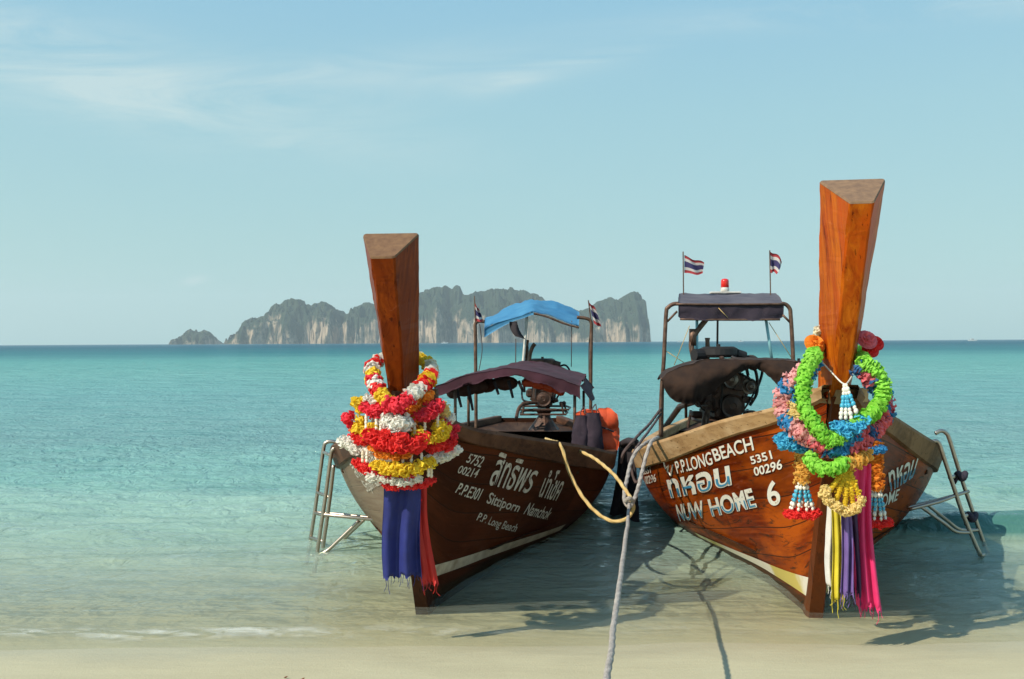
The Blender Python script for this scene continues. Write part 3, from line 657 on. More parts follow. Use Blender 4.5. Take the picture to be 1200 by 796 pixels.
for body, quad in (('สิทธิพร นำโชค', [(409, 541), (438, 520), (446, 543), (420, 560)]), ('Sittiporn Namchok', [(424, 563), (450, 546), (456, 563), (434, 580)])):
    lettering(HL, iv, -1, body, quad, M['letter_l'], boatL, .006)
# low maroon canopy
def lowL(u, v):      # u across, v aft
    d = 8.9 + 2.3 * v; x = (u - .5); top = 1.255 - .30 * abs(x) ** 1.7 * 1.6 + .02 * v + .008 * math.sin(9 * u) * math.sin(5 * v)
    c = P(594, 400, 8.9).x + .1 * 2.3 * v
    return (c + 1.30 * x, d, top)
cloth_patch(lowL, 44, 24, .006, .05).build('canopy', M['maroon'], boatL, True)
def hemL(u, v):
    p = Vector(lowL(u, 0)); return (p.x, p.y - .015 - .02 * v + .006 * math.sin(u * 40) * v, p.z - v * (.085 + .025 * math.sin(u * 7 + 1) + (.07 * (float(fbm(u * 14, .5, 3, 8)) - .5) if v > .9 else 0)) + .004)
cloth_patch(hemL, 60, 6, .005, .03).build('canopy_hem', M['maroon'], boatL, True)
def flapL(u, v):
    p = Vector(lowL(1, u * .8)); return (p.x + .10 * v + .02 * math.sin(6 * u), p.y, p.z - .14 * v - .02 * math.sin(5 * u) * v)
cloth_patch(flapL, 14, 5, .005).build('canopy_flap', M['maroon'], boatL, True)
mb = MB()
for i in range(15):      # rags and bundles stuffed under the canopy
    u = .10 + i * .028; p = Vector(lowL(u, .08 + .1 * random.random())); mb.ball(p - Vector((0, 0, .13)), random.uniform(.045, .075), 9, 6, (1.4, .8, 1))
mb.build('stowed_bundle', mat('brown_rags', (.11, .045, .028), .9, col2=(.055, .026, .02), nscale=12, bump=.6), boatL, True)
mb = MB()
for u, dz in ((.70, .12), (.77, .125), (.84, .13), (.63, .115)): p = Vector(lowL(u, .1)); mb.box(p - Vector((0, 0, dz)), (.12, .2, .07), Matrix.Rotation(u * 2 - 1.2, 3, 'Y'), bev=.02)
mb.build('stowed_life_vest', M['orange'], boatL)
for u, l in ((.14, .16), (.22, .22), (.50, .16), (.57, .10), (.40, .12)): p = Vector(lowL(u, .05)) - Vector((0, 0, .1)); mb = MB(); mb.tube([p, p + Vector((.02, 0, -l * .5)), p + Vector((.04, 0, -l))], [.016, .014, .012], 6); mb.build('hanging_strap', M['blackcl'], boatL)
def post_at(px, pyt, pyb, d): return [P(px, pyt, d), P(px, pyb, d)]
posts(boatL, 'canopy_post', [post_at(533.5, 446, 505, 8.95), post_at(549, 452, 505, 9.9), post_at(673.5, 452, 520, 8.95), post_at(684, 458, 510, 10.4)], M['rusty'], .014)
posts(boatL, 'canopy_batten', [[Vector(lowL(u, v)) - Vector((0, 0, .016)) for u in np.linspace(0, 1, 9)] for v in (.02, .5, .98)], M['rusty'], .011)
# blue roof over the helm
DR = 11.7
def roofL(u, v):
    a, b_ = P(567.5 + 111 * u, 386 - 18 * (1 - abs(2 * u - 1) ** 1.25) - 3.5 * u, DR - .1), P(568 + 111 * u, 373.5 - 19 * (1 - abs(2 * u - 1) ** 1.25) - 9.5 * u, DR + 1.1)
    p = a.lerp(b_, v); p.z += .01 * math.sin(13 * u + 4 * v); return p
cloth_patch(roofL, 40, 16, .006, .06).build('sunshade_roof', M['bluetarp'], boatL, True)
def valL(u, v): p = Vector(roofL(u * .52, 0)); p.z -= v * (.03 + .07 * (1 - u) * abs(math.sin(1.2 + 3 * u))); p.y -= .01; return p
cloth_patch(valL, 14, 3, .004).build('roof_valance', M['bluetarp'], boatL, True)
posts(boatL, 'roof_batten', [[Vector(roofL(u, v)) - Vector((0, 0, .02)) for u in np.linspace(0, 1, 11)] for v in (.0, 1)] + [[Vector(roofL(u, 0)) - Vector((0, 0, .025)), Vector(roofL(u, 1)) - Vector((0, 0, .025))] for u in (.02, .5, .98)], M['rusty'], .012)
posts(boatL, 'roof_post', [[P(568, 377, DR), P(561, 376.5, DR), P(557, 380, DR), P(557, 390, DR), P(557.5, 440, DR), P(558, 508, DR)], [P(676, 372, DR), P(686, 373, DR), P(692.5, 377, DR), P(693, 390, DR), P(692.5, 430, DR), P(692, 508, DR)]], M['rusty'], .021, 10)
posts(boatL, 'centre_post', [[P(618, 367, DR), P(615.5, 397, DR), P(612, 436, DR)]], M['whitepipe'], .017)
posts(boatL, 'guy_wire', [[P(692.5, 378, DR), P(690, 410, DR), P(690.5, 460, DR)], [P(562, 380, DR), P(565, 410, DR), P(560, 440, DR)], [P(670, 376, DR), P(669.5, 430, DR)]], M['drope'], .005, 5)
make_engine(boatL, P(637.5, 494, 12.2) , .82, R(-4), 0)
mb = MB(); mb.tube(spline([P(620, 430, 12), P(621, 416, 12), P(624, 407, 12), P(627, 403, 12)], 6), [.024] * 19, 8); mb.build('steering_handle', M['rusty'], boatL, True)
# ================================================================== RIGHT BOAT
HR = Hull(1.615, 4.93, .165, .05, [1.25, 1.12, 1.02, .96, .85, .72, .61, .54, .48, .43, .42, .44])
HR.flare = .075
boatR = thing('longtail_boat', 'orange varnished wooden longtail boat with a navy roof and bright green garland', 'boat', HR.w(0, 3, -.1), 'wooden longtail boats beached side by side')
make_hull(HR, boatR, 'r'); make_stem(HR, boatR, 'r', 2.27, 2.125, .305, .108, .28)
for sd_ in (-1, 1): make_band(HR, boatR, 'r', sd_, lambda u: (.075 - .015 * u, .205 - .10 * u + .018 * u * u), 2.4)
iv = HR.inv(-1); SH = M['blue_pt']
for body, quad, of, shd in (('P.P.LONG', [(791, 540.4), (833.6, 528.8), (836.5, 544), (794.6, 554.9)], .014, None), ('BEACH', [(834.3, 526.7), (881.3, 511), (884.9, 527.4), (839.4, 541)], .016, None),
        ('5351', [(879, 535.3), (903.7, 527.4), (906.6, 537.5), (882, 544)], .02, None), ('00296', [(883.4, 547.6), (916.7, 537.5), (918, 549), (885.6, 557.7)], .02, None),
        ('ทหอน', [(781.6, 562), (855.3, 544.7), (858.9, 568.6), (787.3, 583.8)], .032, SH), ('NUW', [(792.4, 591), (823.5, 586), (828.5, 606), (797.5, 610.5)], .032, SH), ('HOME', [(829.8, 585), (881.3, 571.5), (888.5, 594.6), (835.6, 605.4)], .036, SH),
        ('6', [(896.4, 565), (911.5, 561), (917, 590.4), (902.7, 593.7)], .02, None), ('5351', [(754, 548), (762.5, 546), (763.5, 554), (755, 556)], .01, None), ('00296', [(756, 558), (769, 555), (770, 564), (757.5, 567)], .01, None)):
    lettering(HR, iv, -1, body, quad, M['white'], boatR, of, 0, shd)
for pl in ([(778, 540), (781, 549), (784, 545), (783, 552), (787, 557), (789, 545)], ):
    pts = [HR.pt(-1, *iv(*q), .006) for q in pl]; mb = MB(); mb.tube(pts, .006, 6); mb.build('lettering', M['white'], boatR)
iv = HR.inv(1)
for body, quad, of, shd in (('ทหอน', [(1040, 553), (1076, 535), (1068, 560), (1043, 576)], .015, SH), ('HOME', [(1026, 583), (1054, 572), (1050, 586), (1026, 599)], .012, None)):
    lettering(HR, iv, 1, body, quad, M['white'], boatR, of, 0, shd)
DL = 9.2
def lowR(u, v):        # cloth slung on its bows: high in the middle, lobes sagging at both sides
    px = 775 + 168 * u; yt = hy(u); return P(px, yt, DL) + Vector((.13 * 2.2 * v, 2.2 * v, -.06 * v * v + .01 * math.sin(8 * u + 3 * v)))
hy = hermite([0, .03, .1, .25, .5, .75, 1], [446, 440, 434, 425, 421, 421.6, 424])
hb = hermite([0, .03, .13, .22, .33, .46, .58, .71, .78, .88, .96, 1], [450, 459, 470.5, 469, 459, 445, 435, 436, 447, 459, 461, 458])
def hemR(u, v):
    px = 775 + 168 * u; a, b_ = hy(u), hb(u) + 9 * (float(fbm(u * 17, .5, 3, 2)) - .5); p = P(px, a + (b_ - a) * v, DL - .02); p.y -= .10 * math.sin(v * PI) * (b_ - a) / 45 - .02 * math.sin(u * 22) * v; return p
cloth_patch(lowR, 40, 20, .006, .05).build('canopy', M['browncl'], boatR, True)
cloth_patch(hemR, 80, 16, .006, .07).build('canopy_hem', M['browncl'], boatR, True)
posts(boatR, 'canopy_batten', [[Vector(lowR(u, v)) - Vector((0, 0, .016)) for u in np.linspace(0, 1, 9)] for v in (.02, .98)], M['rusty'], .011)
posts(boatR, 'canopy_post', [[P(776, 443, DL), P(774.5, 470, DL), P(774, 512, DL)], [P(941, 424, DL), P(942, 520, DL)], [P(803, 425, DL + 2.1), P(804, 490, DL + 2.1)], [P(936, 420, DL + 2.1), P(937, 490, DL + 2.1)]], M['rusty'], .017)
DT = 10.6
def roofR(u, v):
    a = P(794.5 + 123.5 * u, 356, DT); b_ = P(796 + 112 * u, 344, DT + 1.5); p = a.lerp(b_, v); p.z += .03 * math.sin(v * PI) - .008 * math.sin(u * PI) ** 2; return p
cloth_patch(roofR, 30, 14, .008, .03).build('sunshade_roof', M['navytop'], boatR, True)
def valR(u, v):
    p = Vector(roofR(u, 0)); e = min(1, min(u, 1 - u) * 22) ** .5; p.z -= v * .172 * (.80 + .20 * e); p.y -= .012 + .015 * math.sin(u * 11) * v; return p
cloth_patch(valR, 60, 8, .006, .03).build('roof_valance', M['navy'], boatR, True)
posts(boatR, 'roof_batten', [[P(792, 356.6, DT - .03), P(856, 356.9, DT - .03), P(919, 356.3, DT - .03)], [P(797, 374.3, DT - .02), P(858, 375, DT - .02), P(914, 374.6, DT - .02)]], M['rusty'], .011)
posts(boatR, 'roof_post', [[P(795, 356, DT), P(789, 356.5, DT), P(783, 360.5, DT), P(780.6, 368, DT), P(778, 420, DT), P(776, 453, DT), P(775, 512, DT)], [P(916, 356, DT), P(921, 357, DT), P(925.5, 362, DT), P(926.6, 370, DT), P(928.5, 400, DT), P(930, 440, DT), P(931, 512, DT)]], M['rusty'], .022, 10)
posts(boatR, 'roof_brace', [[P(782, 377, DT), P(793.5, 365, DT)], [P(926, 378, DT), P(917, 369, DT)]], M['rusty'], .012)
posts(boatR, 'roof_strut', [[P(816.7, 375, DT + .1), P(816.7, 430, DT + .1)], [P(897.5, 374, DT + .1), P(905, 424, DT + .1)]], M['bluepipe'], .016)
posts(boatR, 'roof_strut', [[P(841, 375, DT + .6), P(840.5, 416, DT + .6)]], M['drope'], .012)
posts(boatR, 'guy_wire', [[P(842, 361, DT - .05), P(853, 372.5, DT - .06)], [P(901, 378, DT + .1), P(928, 420, DT)], [P(780, 411, DT), P(806, 428, DT)], [P(808, 382, DT), P(790, 428, DT)]], M['cream'], .004, 5)
mb = MB(); mb.box(P(850, 343.0, DT + 1.3), (.36, .12, .022), bev=.004); mb.build('light_bar', M['whitepipe'], boatR)
make_engine(boatR, P(847, 516, 10.6), 1.06, R(8), 1)
mb = MB(); mb.tube([P(829, 422, 10.8), P(829.3, 412, 10.8), P(829, 400, 10.8), P(829, 396, 10.8)], [.024, .028, .024, .03], 10); mb.build('exhaust_stack', M['rusty'], boatR, True)

# ================================================================== LOOSE THINGS ON AND AROUND THE BOATS
M['petal'] = {}
def pm(name, col, trans=.35):
    if name not in M['petal']:
        m = mat('petal_' + name, col, .75, trans=trans); t = NT(m.node_tree); ri = t.new('ShaderNodeNewGeometry').outputs['Random Per Island']
        cv_ = t.mix(ri, tuple(c * .80 for c in col), tuple(min(1, c * 1.10 + .03) for c in col)); t.l.new(cv_, t.n['Principled BSDF'].inputs['Base Color'])
        for n in t.n:
            if n.type == 'BSDF_TRANSLUCENT': t.l.new(cv_, n.inputs[0])
        M['petal'][name] = m
    return M['petal'][name]
PC = {'red': (.88, .022, .018), 'pinkred': (.90, .030, .065), 'white': (.90, .87, .80), 'yellow': (.95, .66, .02), 'orange': (.95, .30, .010), 'pink': (.95, .46, .46), 'rose': (.92, .20, .24),
      'blue': (.03, .30, .62), 'sky': (.07, .52, .78), 'navy': (.025, .14, .36), 'green': (.36, .80, .075), 'marigold': (.95, .54, .10), 'pale': (.93, .70, .28), 'cream': (.88, .80, .60)}
def pet(c): return pm(c, PC[c])
M['bead_w'] = mat('white_beads', (.80, .76, .66), .35); M['bead_b'] = mat('blue_beads', (.06, .40, .58), .35); M['bead_p'] = mat('pearl_beads', (.74, .62, .46), .3)
rd = random.Random(3)
def puff(mb, c, r, n=30, squash=1.0, core=.66):
    """ruffled paper flower: a small core set all over with curled petals"""
    c = Vector(c); mb.ball(c, r * core, 7, 5, (1, 1, squash))
    for i in range(n):
        z = 1 - 2 * (i + .5) / n; a = i * 2.39996 + rd.uniform(-.3, .3); q = math.sqrt(max(0, 1 - z * z))
        nrm = Vector((q * math.cos(a), q * math.sin(a), z)); tg = nrm.orthogonal().normalized(); tg.rotate(Matrix.Rotation(rd.uniform(0, 6.28), 3, nrm)); bt = nrm.cross(tg)
        l = r * rd.uniform(.80, 1.30); w = r * rd.uniform(.34, .56); sq = Vector((1, 1, squash))
        pts = [nrm * r * .45, nrm * l * .8 + tg * w - bt * w * .2, nrm * l + bt * w * .35, nrm * l * .8 - tg * w - bt * w * .2, nrm * l * .92 + bt * w * .9]
        pts = [c + Vector((p.x * sq.x, p.y * sq.y, p.z * sq.z)) for p in pts]
        mb.add(pts, [(0, 1, 2), (0, 2, 3), (1, 4, 2), (2, 4, 3)])
def swag(parent, name, color, pts, r, step=None, n=26, jit=.2, squash=.85):
    mb = MB(); q = resample(spline(pts, 8), step or r * 1.25)
    for p in q: puff(mb, p + Vector([rd.uniform(-jit, jit) * r for _ in range(3)]), r * rd.uniform(.72, 1.22), n, squash)
    return mb.build(name, pet(color), parent)
def petal_tube(mb, pts, r, dens=.011, k=11, fluff=1.0):
    """dense garland: rings of outward petals along a curve"""
    q = resample(pts, dens); up = None
    for i, p in enumerate(q):
        t = (q[min(i + 1, len(q) - 1)] - q[max(i - 1, 0)]).normalized()
        if up is None: up = t.orthogonal().normalized()
        up = (up - t * up.dot(t)).normalized(); w = t.cross(up); rr = r * (1 + .15 * math.sin(i * 1.3) + rd.uniform(-.08, .08))
        for j in range(k):
            a = 2 * PI * (j + rd.random() * .8) / k; n = up * math.cos(a) + w * math.sin(a); s_ = t.cross(n)
            l = rr * rd.uniform(.80, 1.22); g = r * .42 * fluff; tw = t * rd.uniform(-.5, .5) * r
            mb.add([p + n * r * .35, p + n * l * .8 + s_ * g + tw * .6, p + n * l + tw, p + n * l * .8 - s_ * g + tw * .6, p + n * l * .86 + tw + t * g * .8], [(0, 1, 2), (0, 2, 3), (1, 4, 2), (2, 4, 3)])
    mb.tube(q, r * .66, 9)
def striped(parent, name, pts, r, seq, dens=.011):
    """garland of coloured bands: one part per band"""
    q = resample(pts, .006); n = len(q); tot = sum(s for _, s in seq); a = 0
    for c_, s_ in seq:
        b_ = a + s_ / tot; sub = q[int(a * n): max(int(b_ * n) + 2, int(a * n) + 3)]; a = b_
        if len(sub) < 3: continue
        mb = MB(); petal_tube(mb, sub, r, dens); mb.build(name, pet(c_), parent)
def beads(parent, a, b, n=7, r=.007, m='bead_w', name='bead_strand', sag=0.0, m2=None):
    mb = MB(); mb2 = MB(); a, b = Vector(a), Vector(b)
    mb.tube([a, (a + b) / 2 - Vector((0, 0, sag)), b], r * .25, 4)
    for i in range(n):
        t = (i + .5) / n; (mb2 if m2 and i in (n // 2 - 1, n // 2, n // 2 + 1) else mb).ball(a.lerp(b, t) - Vector((0, 0, sag * 4 * t * (1 - t))), r * (1 if i % 2 else .8), 7, 5, (1, 1, 1.25))
    o = mb.build(name, M[m], parent, True)
    if mb2.v: mb2.build('coloured_bead', M[m2], o, True)
def fringe(parent, color, c, rx, r=.016, n=9, ry=None, name='flower_fringe', arc=(0, 2 * PI)):
    mb = MB(); ry = ry or rx * .6
    for i in range(n):
        a = arc[0] + (arc[1] - arc[0]) * i / n; puff(mb, Vector(c) + Vector((rx * math.cos(a), ry * math.sin(a), rd.uniform(-.3, .3) * r)), r * rd.uniform(.9, 1.15), 24, .8)
    mb.build(name, pet(color), parent)
def ribbon(name, label, cat, group, top, w, drop, m, folds=3, spread=1.3, lean=(0, 0), seed=0, ragged=.03, th=.0025, amp=.018, threads=8):
    g = random.Random(seed); top = Vector(top); ph = g.uniform(0, 6); nu, nv = 30, 36
    rag = [g.uniform(0, ragged) for _ in range(nu + 1)]
    def fn(u, v):
        x = (u - .5) * w * (1 + (spread - 1) * v); f = amp * (.35 + .65 * v) * math.sin(folds * 2 * PI * u + ph + 1.3 * v * math.sin(ph)) + amp * .4 * math.sin(folds * 5.1 * u + ph * 2 + 2 * v) + amp * 2.2 * (float(fbm(u * folds * 1.6 + seed, v * 1.6, 3, seed)) - .5)
        z = -v * (drop - (rag[min(int(u * nu), nu)] if v > .97 else 0)) - .004 * math.sin(9 * u)
        return top + Vector((x + lean[0] * v * v + .006 * math.sin(5 * v + ph), f + lean[1] * v, z))
    th_ = thing(name, label, cat, top, group); o = cloth_patch(fn, nu, nv, th).build('cloth', m, th_, True)
    for i in range(threads):
        u = (i + .5) / threads; p = Vector(fn(u, 1)); l = g.uniform(.02, .07); mb = MB(); mb.tube([p + Vector((0, 0, .01)), p + Vector((g.uniform(-.01, .01), g.uniform(-.008, .008), -l * .6)), p + Vector((g.uniform(-.014, .014), 0, -l))], .0016, 4); mb.build('loose_thread', m, th_)
    return th_

# ---- garlands on the dark boat: they wrap the stem, so depth follows a rounded front
def GL(px, py, off=0.0, R_=.34, cx=470, half=78):
    q = max(-1, min(1, (px - cx) / half)); return P(px, py, 5.16 - R_ * math.sqrt(max(0, 1 - .93 * q * q)) - off)
g1 = thing('necklace_garland', 'thick red white and yellow striped flower ring around the dark brown prow', 'garland', GL(470, 455), 'flower garlands on the brown prow')
back = [P(436, 430, 5.18), P(448, 420, 5.30), P(475, 415, 5.36), P(498, 424, 5.30), P(508, 434, 5.18)]
loop = spline([P(436, 430, 5.18), P(438, 446, 5.0), P(447, 463, 4.84), P(464, 477, 4.74), P(482, 464, 4.76), P(498, 449, 4.88), P(507, 436, 5.08)], 10)
striped(g1, 'flower_band', loop, .038, [('red', .6), ('white', .8), ('yellow', .9), ('pinkred', .9), ('white', .8), ('red', .9), ('yellow', 1.2), ('pinkred', 1.8), ('white', 1.1), ('red', .9), ('yellow', 1.0), ('red', .9), ('white', .9)], .012)
striped(g1, 'flower_band', spline(back, 8), .034, [('red', 1), ('white', 1), ('orange', 1.2), ('cream', 1.4), ('yellow', 1.6), ('cream', 1)], .014)
g2 = thing('flower_garland', 'upper tier of red and yellow flower bunches around a big white flower', 'garland', GL(470, 490), 'flower garlands on the brown prow')
swag(g2, 'white_flower', 'white', [GL(453, 492, .05), GL(462, 496, .07), GL(470, 497, .07), GL(479, 493, .05)], .044, .028, 34)
swag(g2, 'white_flower', 'white', [GL(431, 466), GL(436, 470), GL(440, 468)], .034)
swag(g2, 'red_flower', 'pinkred', [GL(428, 475, .02), GL(436, 484, .04), GL(446, 480, .04), GL(438, 476, .05)], .036, .032)
swag(g2, 'yellow_flower', 'yellow', [GL(421, 472), GL(422, 484), GL(424, 496)], .033)
swag(g2, 'orange_flower', 'orange', [GL(488, 470), GL(482, 482), GL(483, 494), GL(484, 505)], .036)
swag(g2, 'orange_flower', 'orange', [GL(490, 470), GL(500, 466), GL(505, 458)], .036)
swag(g2, 'red_flower', 'pinkred', [GL(492, 486, .03), GL(500, 489, .05), GL(509, 482, .03), GL(515, 476, .02), GL(506, 478, .04)], .036, .032)
swag(g2, 'yellow_flower', 'pale', [GL(520, 476), GL(523, 488)], .030)
swag(g2, 'white_flower', 'white', [GL(527, 490), GL(531, 496)], .034)
for px, a, b_ in ((429, 486, 502), (441, 489, 503), (446, 487, 505), (456, 500, 514), (462, 501, 513), (475, 498, 513), (486, 500, 514), (498, 490, 508), (513, 482, 500), (519, 492, 505)): beads(g2, GL(px, a, .05), GL(px, b_, .06), 6, .0085, 'bead_p' if px > 480 else 'bead_w')
g3 = thing('flower_garland', 'middle tier of red, yellow and white flower swags with bead strands', 'garland', GL(470, 515), 'flower garlands on the brown prow')
swag(g3, 'yellow_flower', 'yellow', [GL(419, 503, .03), GL(426, 505, .04), GL(432, 511, .05), GL(438, 502, .05), GL(436, 496, .04)], .034, .036)
swag(g3, 'pink_flower', 'pinkred', [GL(409, 490), GL(411, 497), GL(418, 503)], .034); swag(g3, 'red_flower', 'red', [GL(416, 508, .02), GL(424, 516, .03), GL(434, 521, .04)], .034)
swag(g3, 'yellow_flower', 'yellow', [GL(491, 509, .05), GL(500, 514, .06), GL(510, 512, .05), GL(521, 506, .03), GL(512, 500, .05)], .034, .036)
swag(g3, 'pink_flower', 'pinkred', [GL(518, 500), GL(527, 512), GL(535, 502)], .036); swag(g3, 'red_flower', 'red', [GL(506, 524, .02), GL(520, 522, .02), GL(534, 516)], .036)
swag(g3, 'red_flower', 'red', [GL(436, 511, .07), GL(446, 518, .09), GL(458, 522, .10), GL(472, 523, .10), GL(486, 520, .09), GL(497, 514, .07)], .042, .036, 32)
swag(g3, 'red_flower', 'red', [GL(448, 512, .08), GL(460, 512, .10), GL(474, 514, .10)], .042, .036, 32)
swag(g3, 'orange_flower', 'orange', [GL(440, 524, .05), GL(450, 531, .07), GL(464, 534, .08), GL(478, 532, .07)], .034)
swag(g3, 'white_flower', 'white', [GL(404, 516, -.02), GL(412, 522), GL(424, 527), GL(437, 529, .02)], .036, .036); swag(g3, 'white_flower', 'white', [GL(503, 541, .02), GL(514, 537), GL(526, 532), GL(537, 526, -.02)], .036, .036)
swag(g3, 'white_flower', 'white', [GL(408, 520, -.03), GL(405, 514, -.04)], .032)
for px, a, b_ in ((425, 529, 541), (430, 530, 541), (441, 528, 543), (448, 529, 543), (461, 533, 545), (472, 536, 551), (482, 531, 545), (494, 531, 545), (502, 544, 558), (505.5, 546, 559)): beads(g3, GL(px, a, .06), GL(px, b_, .06), 6, .0085, 'bead_p' if px % 2 else 'bead_w')
g4 = thing('flower_garland', 'lowest tier of yellow, white and red flower rows above a blue sash', 'garland', GL(470, 550), 'flower garlands on the brown prow')
swag(g4, 'red_flower', 'red', [GL(418, 543, .03), GL(426, 547, .04), GL(436, 550, .05)], .030)
swag(g4, 'yellow_flower', 'yellow', [GL(441, 545, .07), GL(452, 549, .08), GL(466, 551, .09), GL(482, 549, .08), GL(496, 547, .07), GL(503, 541, .06)], .036, .034, 30)
swag(g4, 'red_flower', 'pinkred', [GL(440, 553, .04), GL(456, 557, .05), GL(474, 557, .06), GL(486, 556, .05)], .028)
swag(g4, 'white_flower', 'white', [GL(437, 558, .05), GL(452, 562, .06), GL(468, 565, .07), GL(484, 562, .06), GL(495, 558, .05)], .030)
swag(g4, 'red_flower', 'red', [GL(449, 567, .02), GL(464, 570, .04), GL(484, 569, .05), GL(500, 566, .05), GL(513, 562, .04)], .026)
for a in np.linspace(.15, PI - .15, 9):
    pass
M['bluecloth'] = mat('blue_satin', (.016, .026, .19), .7, col2=(.012, .019, .14), nscale=10, bump=.15, bscale=200, trans=.05)
M['redcloth'] = mat('red_satin', (.62, .018, .014), .55, col2=(.46, .012, .010), nscale=10, bump=.15, bscale=200, trans=.12)
ribbon('sash', 'wide blue cloth sash with a frayed hem under the flower garlands', 'sash', 'cloth sashes tied to the prows', P(470, 568, 4.86), .178, .475, M['bluecloth'], 2.1, 1.06, (.0, .05), 4, .03, amp=.017, threads=12)
ribbon('sash', 'narrow red cloth sash hanging behind the blue one', 'sash', 'cloth sashes tied to the prows', P(493, 566, 4.93), .055, .52, M['redcloth'], 1.5, 1.5, (.035, .04), 9, .03, amp=.014)

# ---- garlands on the orange boat
def GR(px, py, off=0.0, R_=.30, cx=982, half=75):
    q = max(-1, min(1, (px - cx) / half)); return P(px, py, 5.04 - R_ * math.sqrt(max(0, 1 - .93 * q * q)) - off)
h1 = thing('necklace_garland', 'bright green ruffled flower garland looped around the orange prow', 'garland', GR(982, 470), 'flower garlands on the orange prow')
mb = MB(); petal_tube(mb, spline([GR(953, 418, -.02), GR(945, 433, .03), GR(941, 452, .05), GR(942, 474, .06), GR(950, 491, .08), GR(962, 507, .09), GR(973, 516, .09), GR(984, 512, .09), GR(996, 502, .08), GR(1012, 491, .07), GR(1027, 479, .05), GR(1034, 464, .04), GR(1034, 449, .02), GR(1026, 434, 0), GR(1013, 426, -.04)], 10), .036, .0085, 13, 1.1); mb.build('green_flower_rope', pet('green'), h1)
mb = MB(); petal_tube(mb, spline([GR(953, 418, -.02), P(957, 410, 5.12), P(972, 406, 5.26), P(992, 408, 5.28), P(1008, 416, 5.14), GR(1013, 426, -.04)], 8), .034, .013, 10, 1.1); mb.build('green_flower_rope', pet('green'), h1)
h1b = thing('flower_garland', 'short bright green flower swag hanging under the big green loop', 'garland', GR(970, 545), 'flower garlands on the orange prow')
mb = MB(); petal_tube(mb, spline([GR(949, 536, .05), GR(955, 545, .08), GR(967, 550, .10), GR(980, 548, .10), GR(991, 541, .08)], 8), .034, .0085, 12, 1.15); mb.build('green_flower_rope', pet('green'), h1b)
mb = MB(); petal_tube(mb, spline([GR(991, 542, .07), GR(1003, 540, .07), GR(1015, 533, .05)], 8), .036, .0085, 12, 1.1); mb.build('yellow_flower_rope', pet('marigold'), h1b)
h2 = thing('necklace_garland', 'wide pink and blue banded flower garland behind the green loop', 'garland', GR(982, 490, -.05), 'flower garlands on the orange prow')
striped(h2, 'flower_band', spline([GR(951, 428, -.06), GR(931, 444, .0), GR(919, 461, .03), GR(917, 476, .03), GR(923, 492, .04), GR(936, 504, .05), GR(951, 514, .04), GR(966, 523, .05), GR(982, 528, .05), GR(999, 522, .05), GR(1014, 512, .04), GR(1027, 500, .03), GR(1036, 484, .01), GR(1036, 468, -.02), GR(1027, 452, -.04), GR(1016, 440, -.05), GR(1005, 430, -.08)], 10), .044,
        [('pink', 2.2), ('blue', .5), ('pink', 2.0), ('blue', .9), ('pink', 1.8), ('rose', 1.0), ('blue', 1.4), ('rose', 1.6), ('navy', .8), ('rose', 1.8), ('blue', .5), ('rose', .8), ('sky', 1.0), ('navy', 1.0), ('rose', .8), ('navy', .4)], .0105)
striped(h2, 'flower_band', spline([GR(956, 424, -.05), GR(944, 447, -.01), GR(935, 468, .02), GR(931, 482, .03), GR(937, 492, .04)], 8), .034, [('blue', 1.2), ('pale', .7), ('blue', 1.4), ('pale', 1.4)], .011)
striped(h2, 'flower_band', spline([GR(988, 518, .07), GR(1002, 510, .08), GR(1016, 496, .06)], 8), .036, [('blue', 1.6), ('rose', 1.4), ('navy', .7)], .0105)
def tassel(label, top, x, ys, dd, cols, w=1.0):
    """flower bell, beads, marigold column, bead skirt and red fringe, from the top down"""
    g = thing('flower_tassel', label, 'tassel', P(x, ys[0], dd), 'flower tassels either side of the orange prow')
    for i in range(5):
        a = 2 * PI * i / 5; p = P(x - 6, ys[0], dd); beads(g, p + Vector((.012 * math.cos(a), .012 * math.sin(a), 0)), P(x - 6, ys[1], dd) + Vector((.045 * math.cos(a), .03 * math.sin(a), .02)), 6, .0085, 'bead_w', m2='bead_b')
    swag(g, 'blue_flower', cols[0], [P(x - 28, ys[1] + 2, dd - .02), P(x - 16, ys[1] + 9, dd - .05), P(x - 4, ys[1] + 11, dd - .05), P(x + 8, ys[1] + 8, dd - .02)], .030, .028, 28)
    swag(g, 'blue_flower', cols[0], [P(x - 24, ys[1], dd + .05), P(x - 8, ys[1] + 3, dd + .07), P(x + 6, ys[1] + 2, dd + .05)], .028, .03)
    mb = MB(); petal_tube(mb, [P(x, ys[1] + 2, dd), P(x, (ys[1] + ys[2]) / 2, dd), P(x, ys[2], dd)], .036, .010, 12); mb.build('marigold_column', pet(cols[1]), g)
    for i in range(9):
        a = 2 * PI * i / 9; beads(g, P(x, ys[2], dd) + Vector((.016 * math.cos(a), .016 * math.sin(a), .005)), P(x, ys[3], dd) + Vector((.060 * w * math.cos(a), .045 * math.sin(a), .012)), 7, .0095, 'bead_w', m2='bead_b')
    fringe(g, cols[2], P(x, ys[3] + 1, dd), .072 * w, .026, 12)
tassel('flower tassel left of the orange prow, orange column over bright red fringe', None, 940, (497, 514, 565, 601), 4.90, ('sky', 'marigold', 'red'))
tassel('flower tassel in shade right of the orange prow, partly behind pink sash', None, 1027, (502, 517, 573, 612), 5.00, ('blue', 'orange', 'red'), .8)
pass
h3 = thing('bead_pendant', 'white and blue bead strands hanging on a string over the prow front', 'pendant', GR(992, 450, .08))
top = P(989, 450, 4.70)
for px, py, k in ((985, 492, 9), (991, 492, 9), (998, 492, 9), (1004, 484, 8)): beads(h3, top + Vector((rd.uniform(-.01, .01), 0, 0)), P(px, py, 4.66), k, .0115, 'bead_w', m2='bead_b')
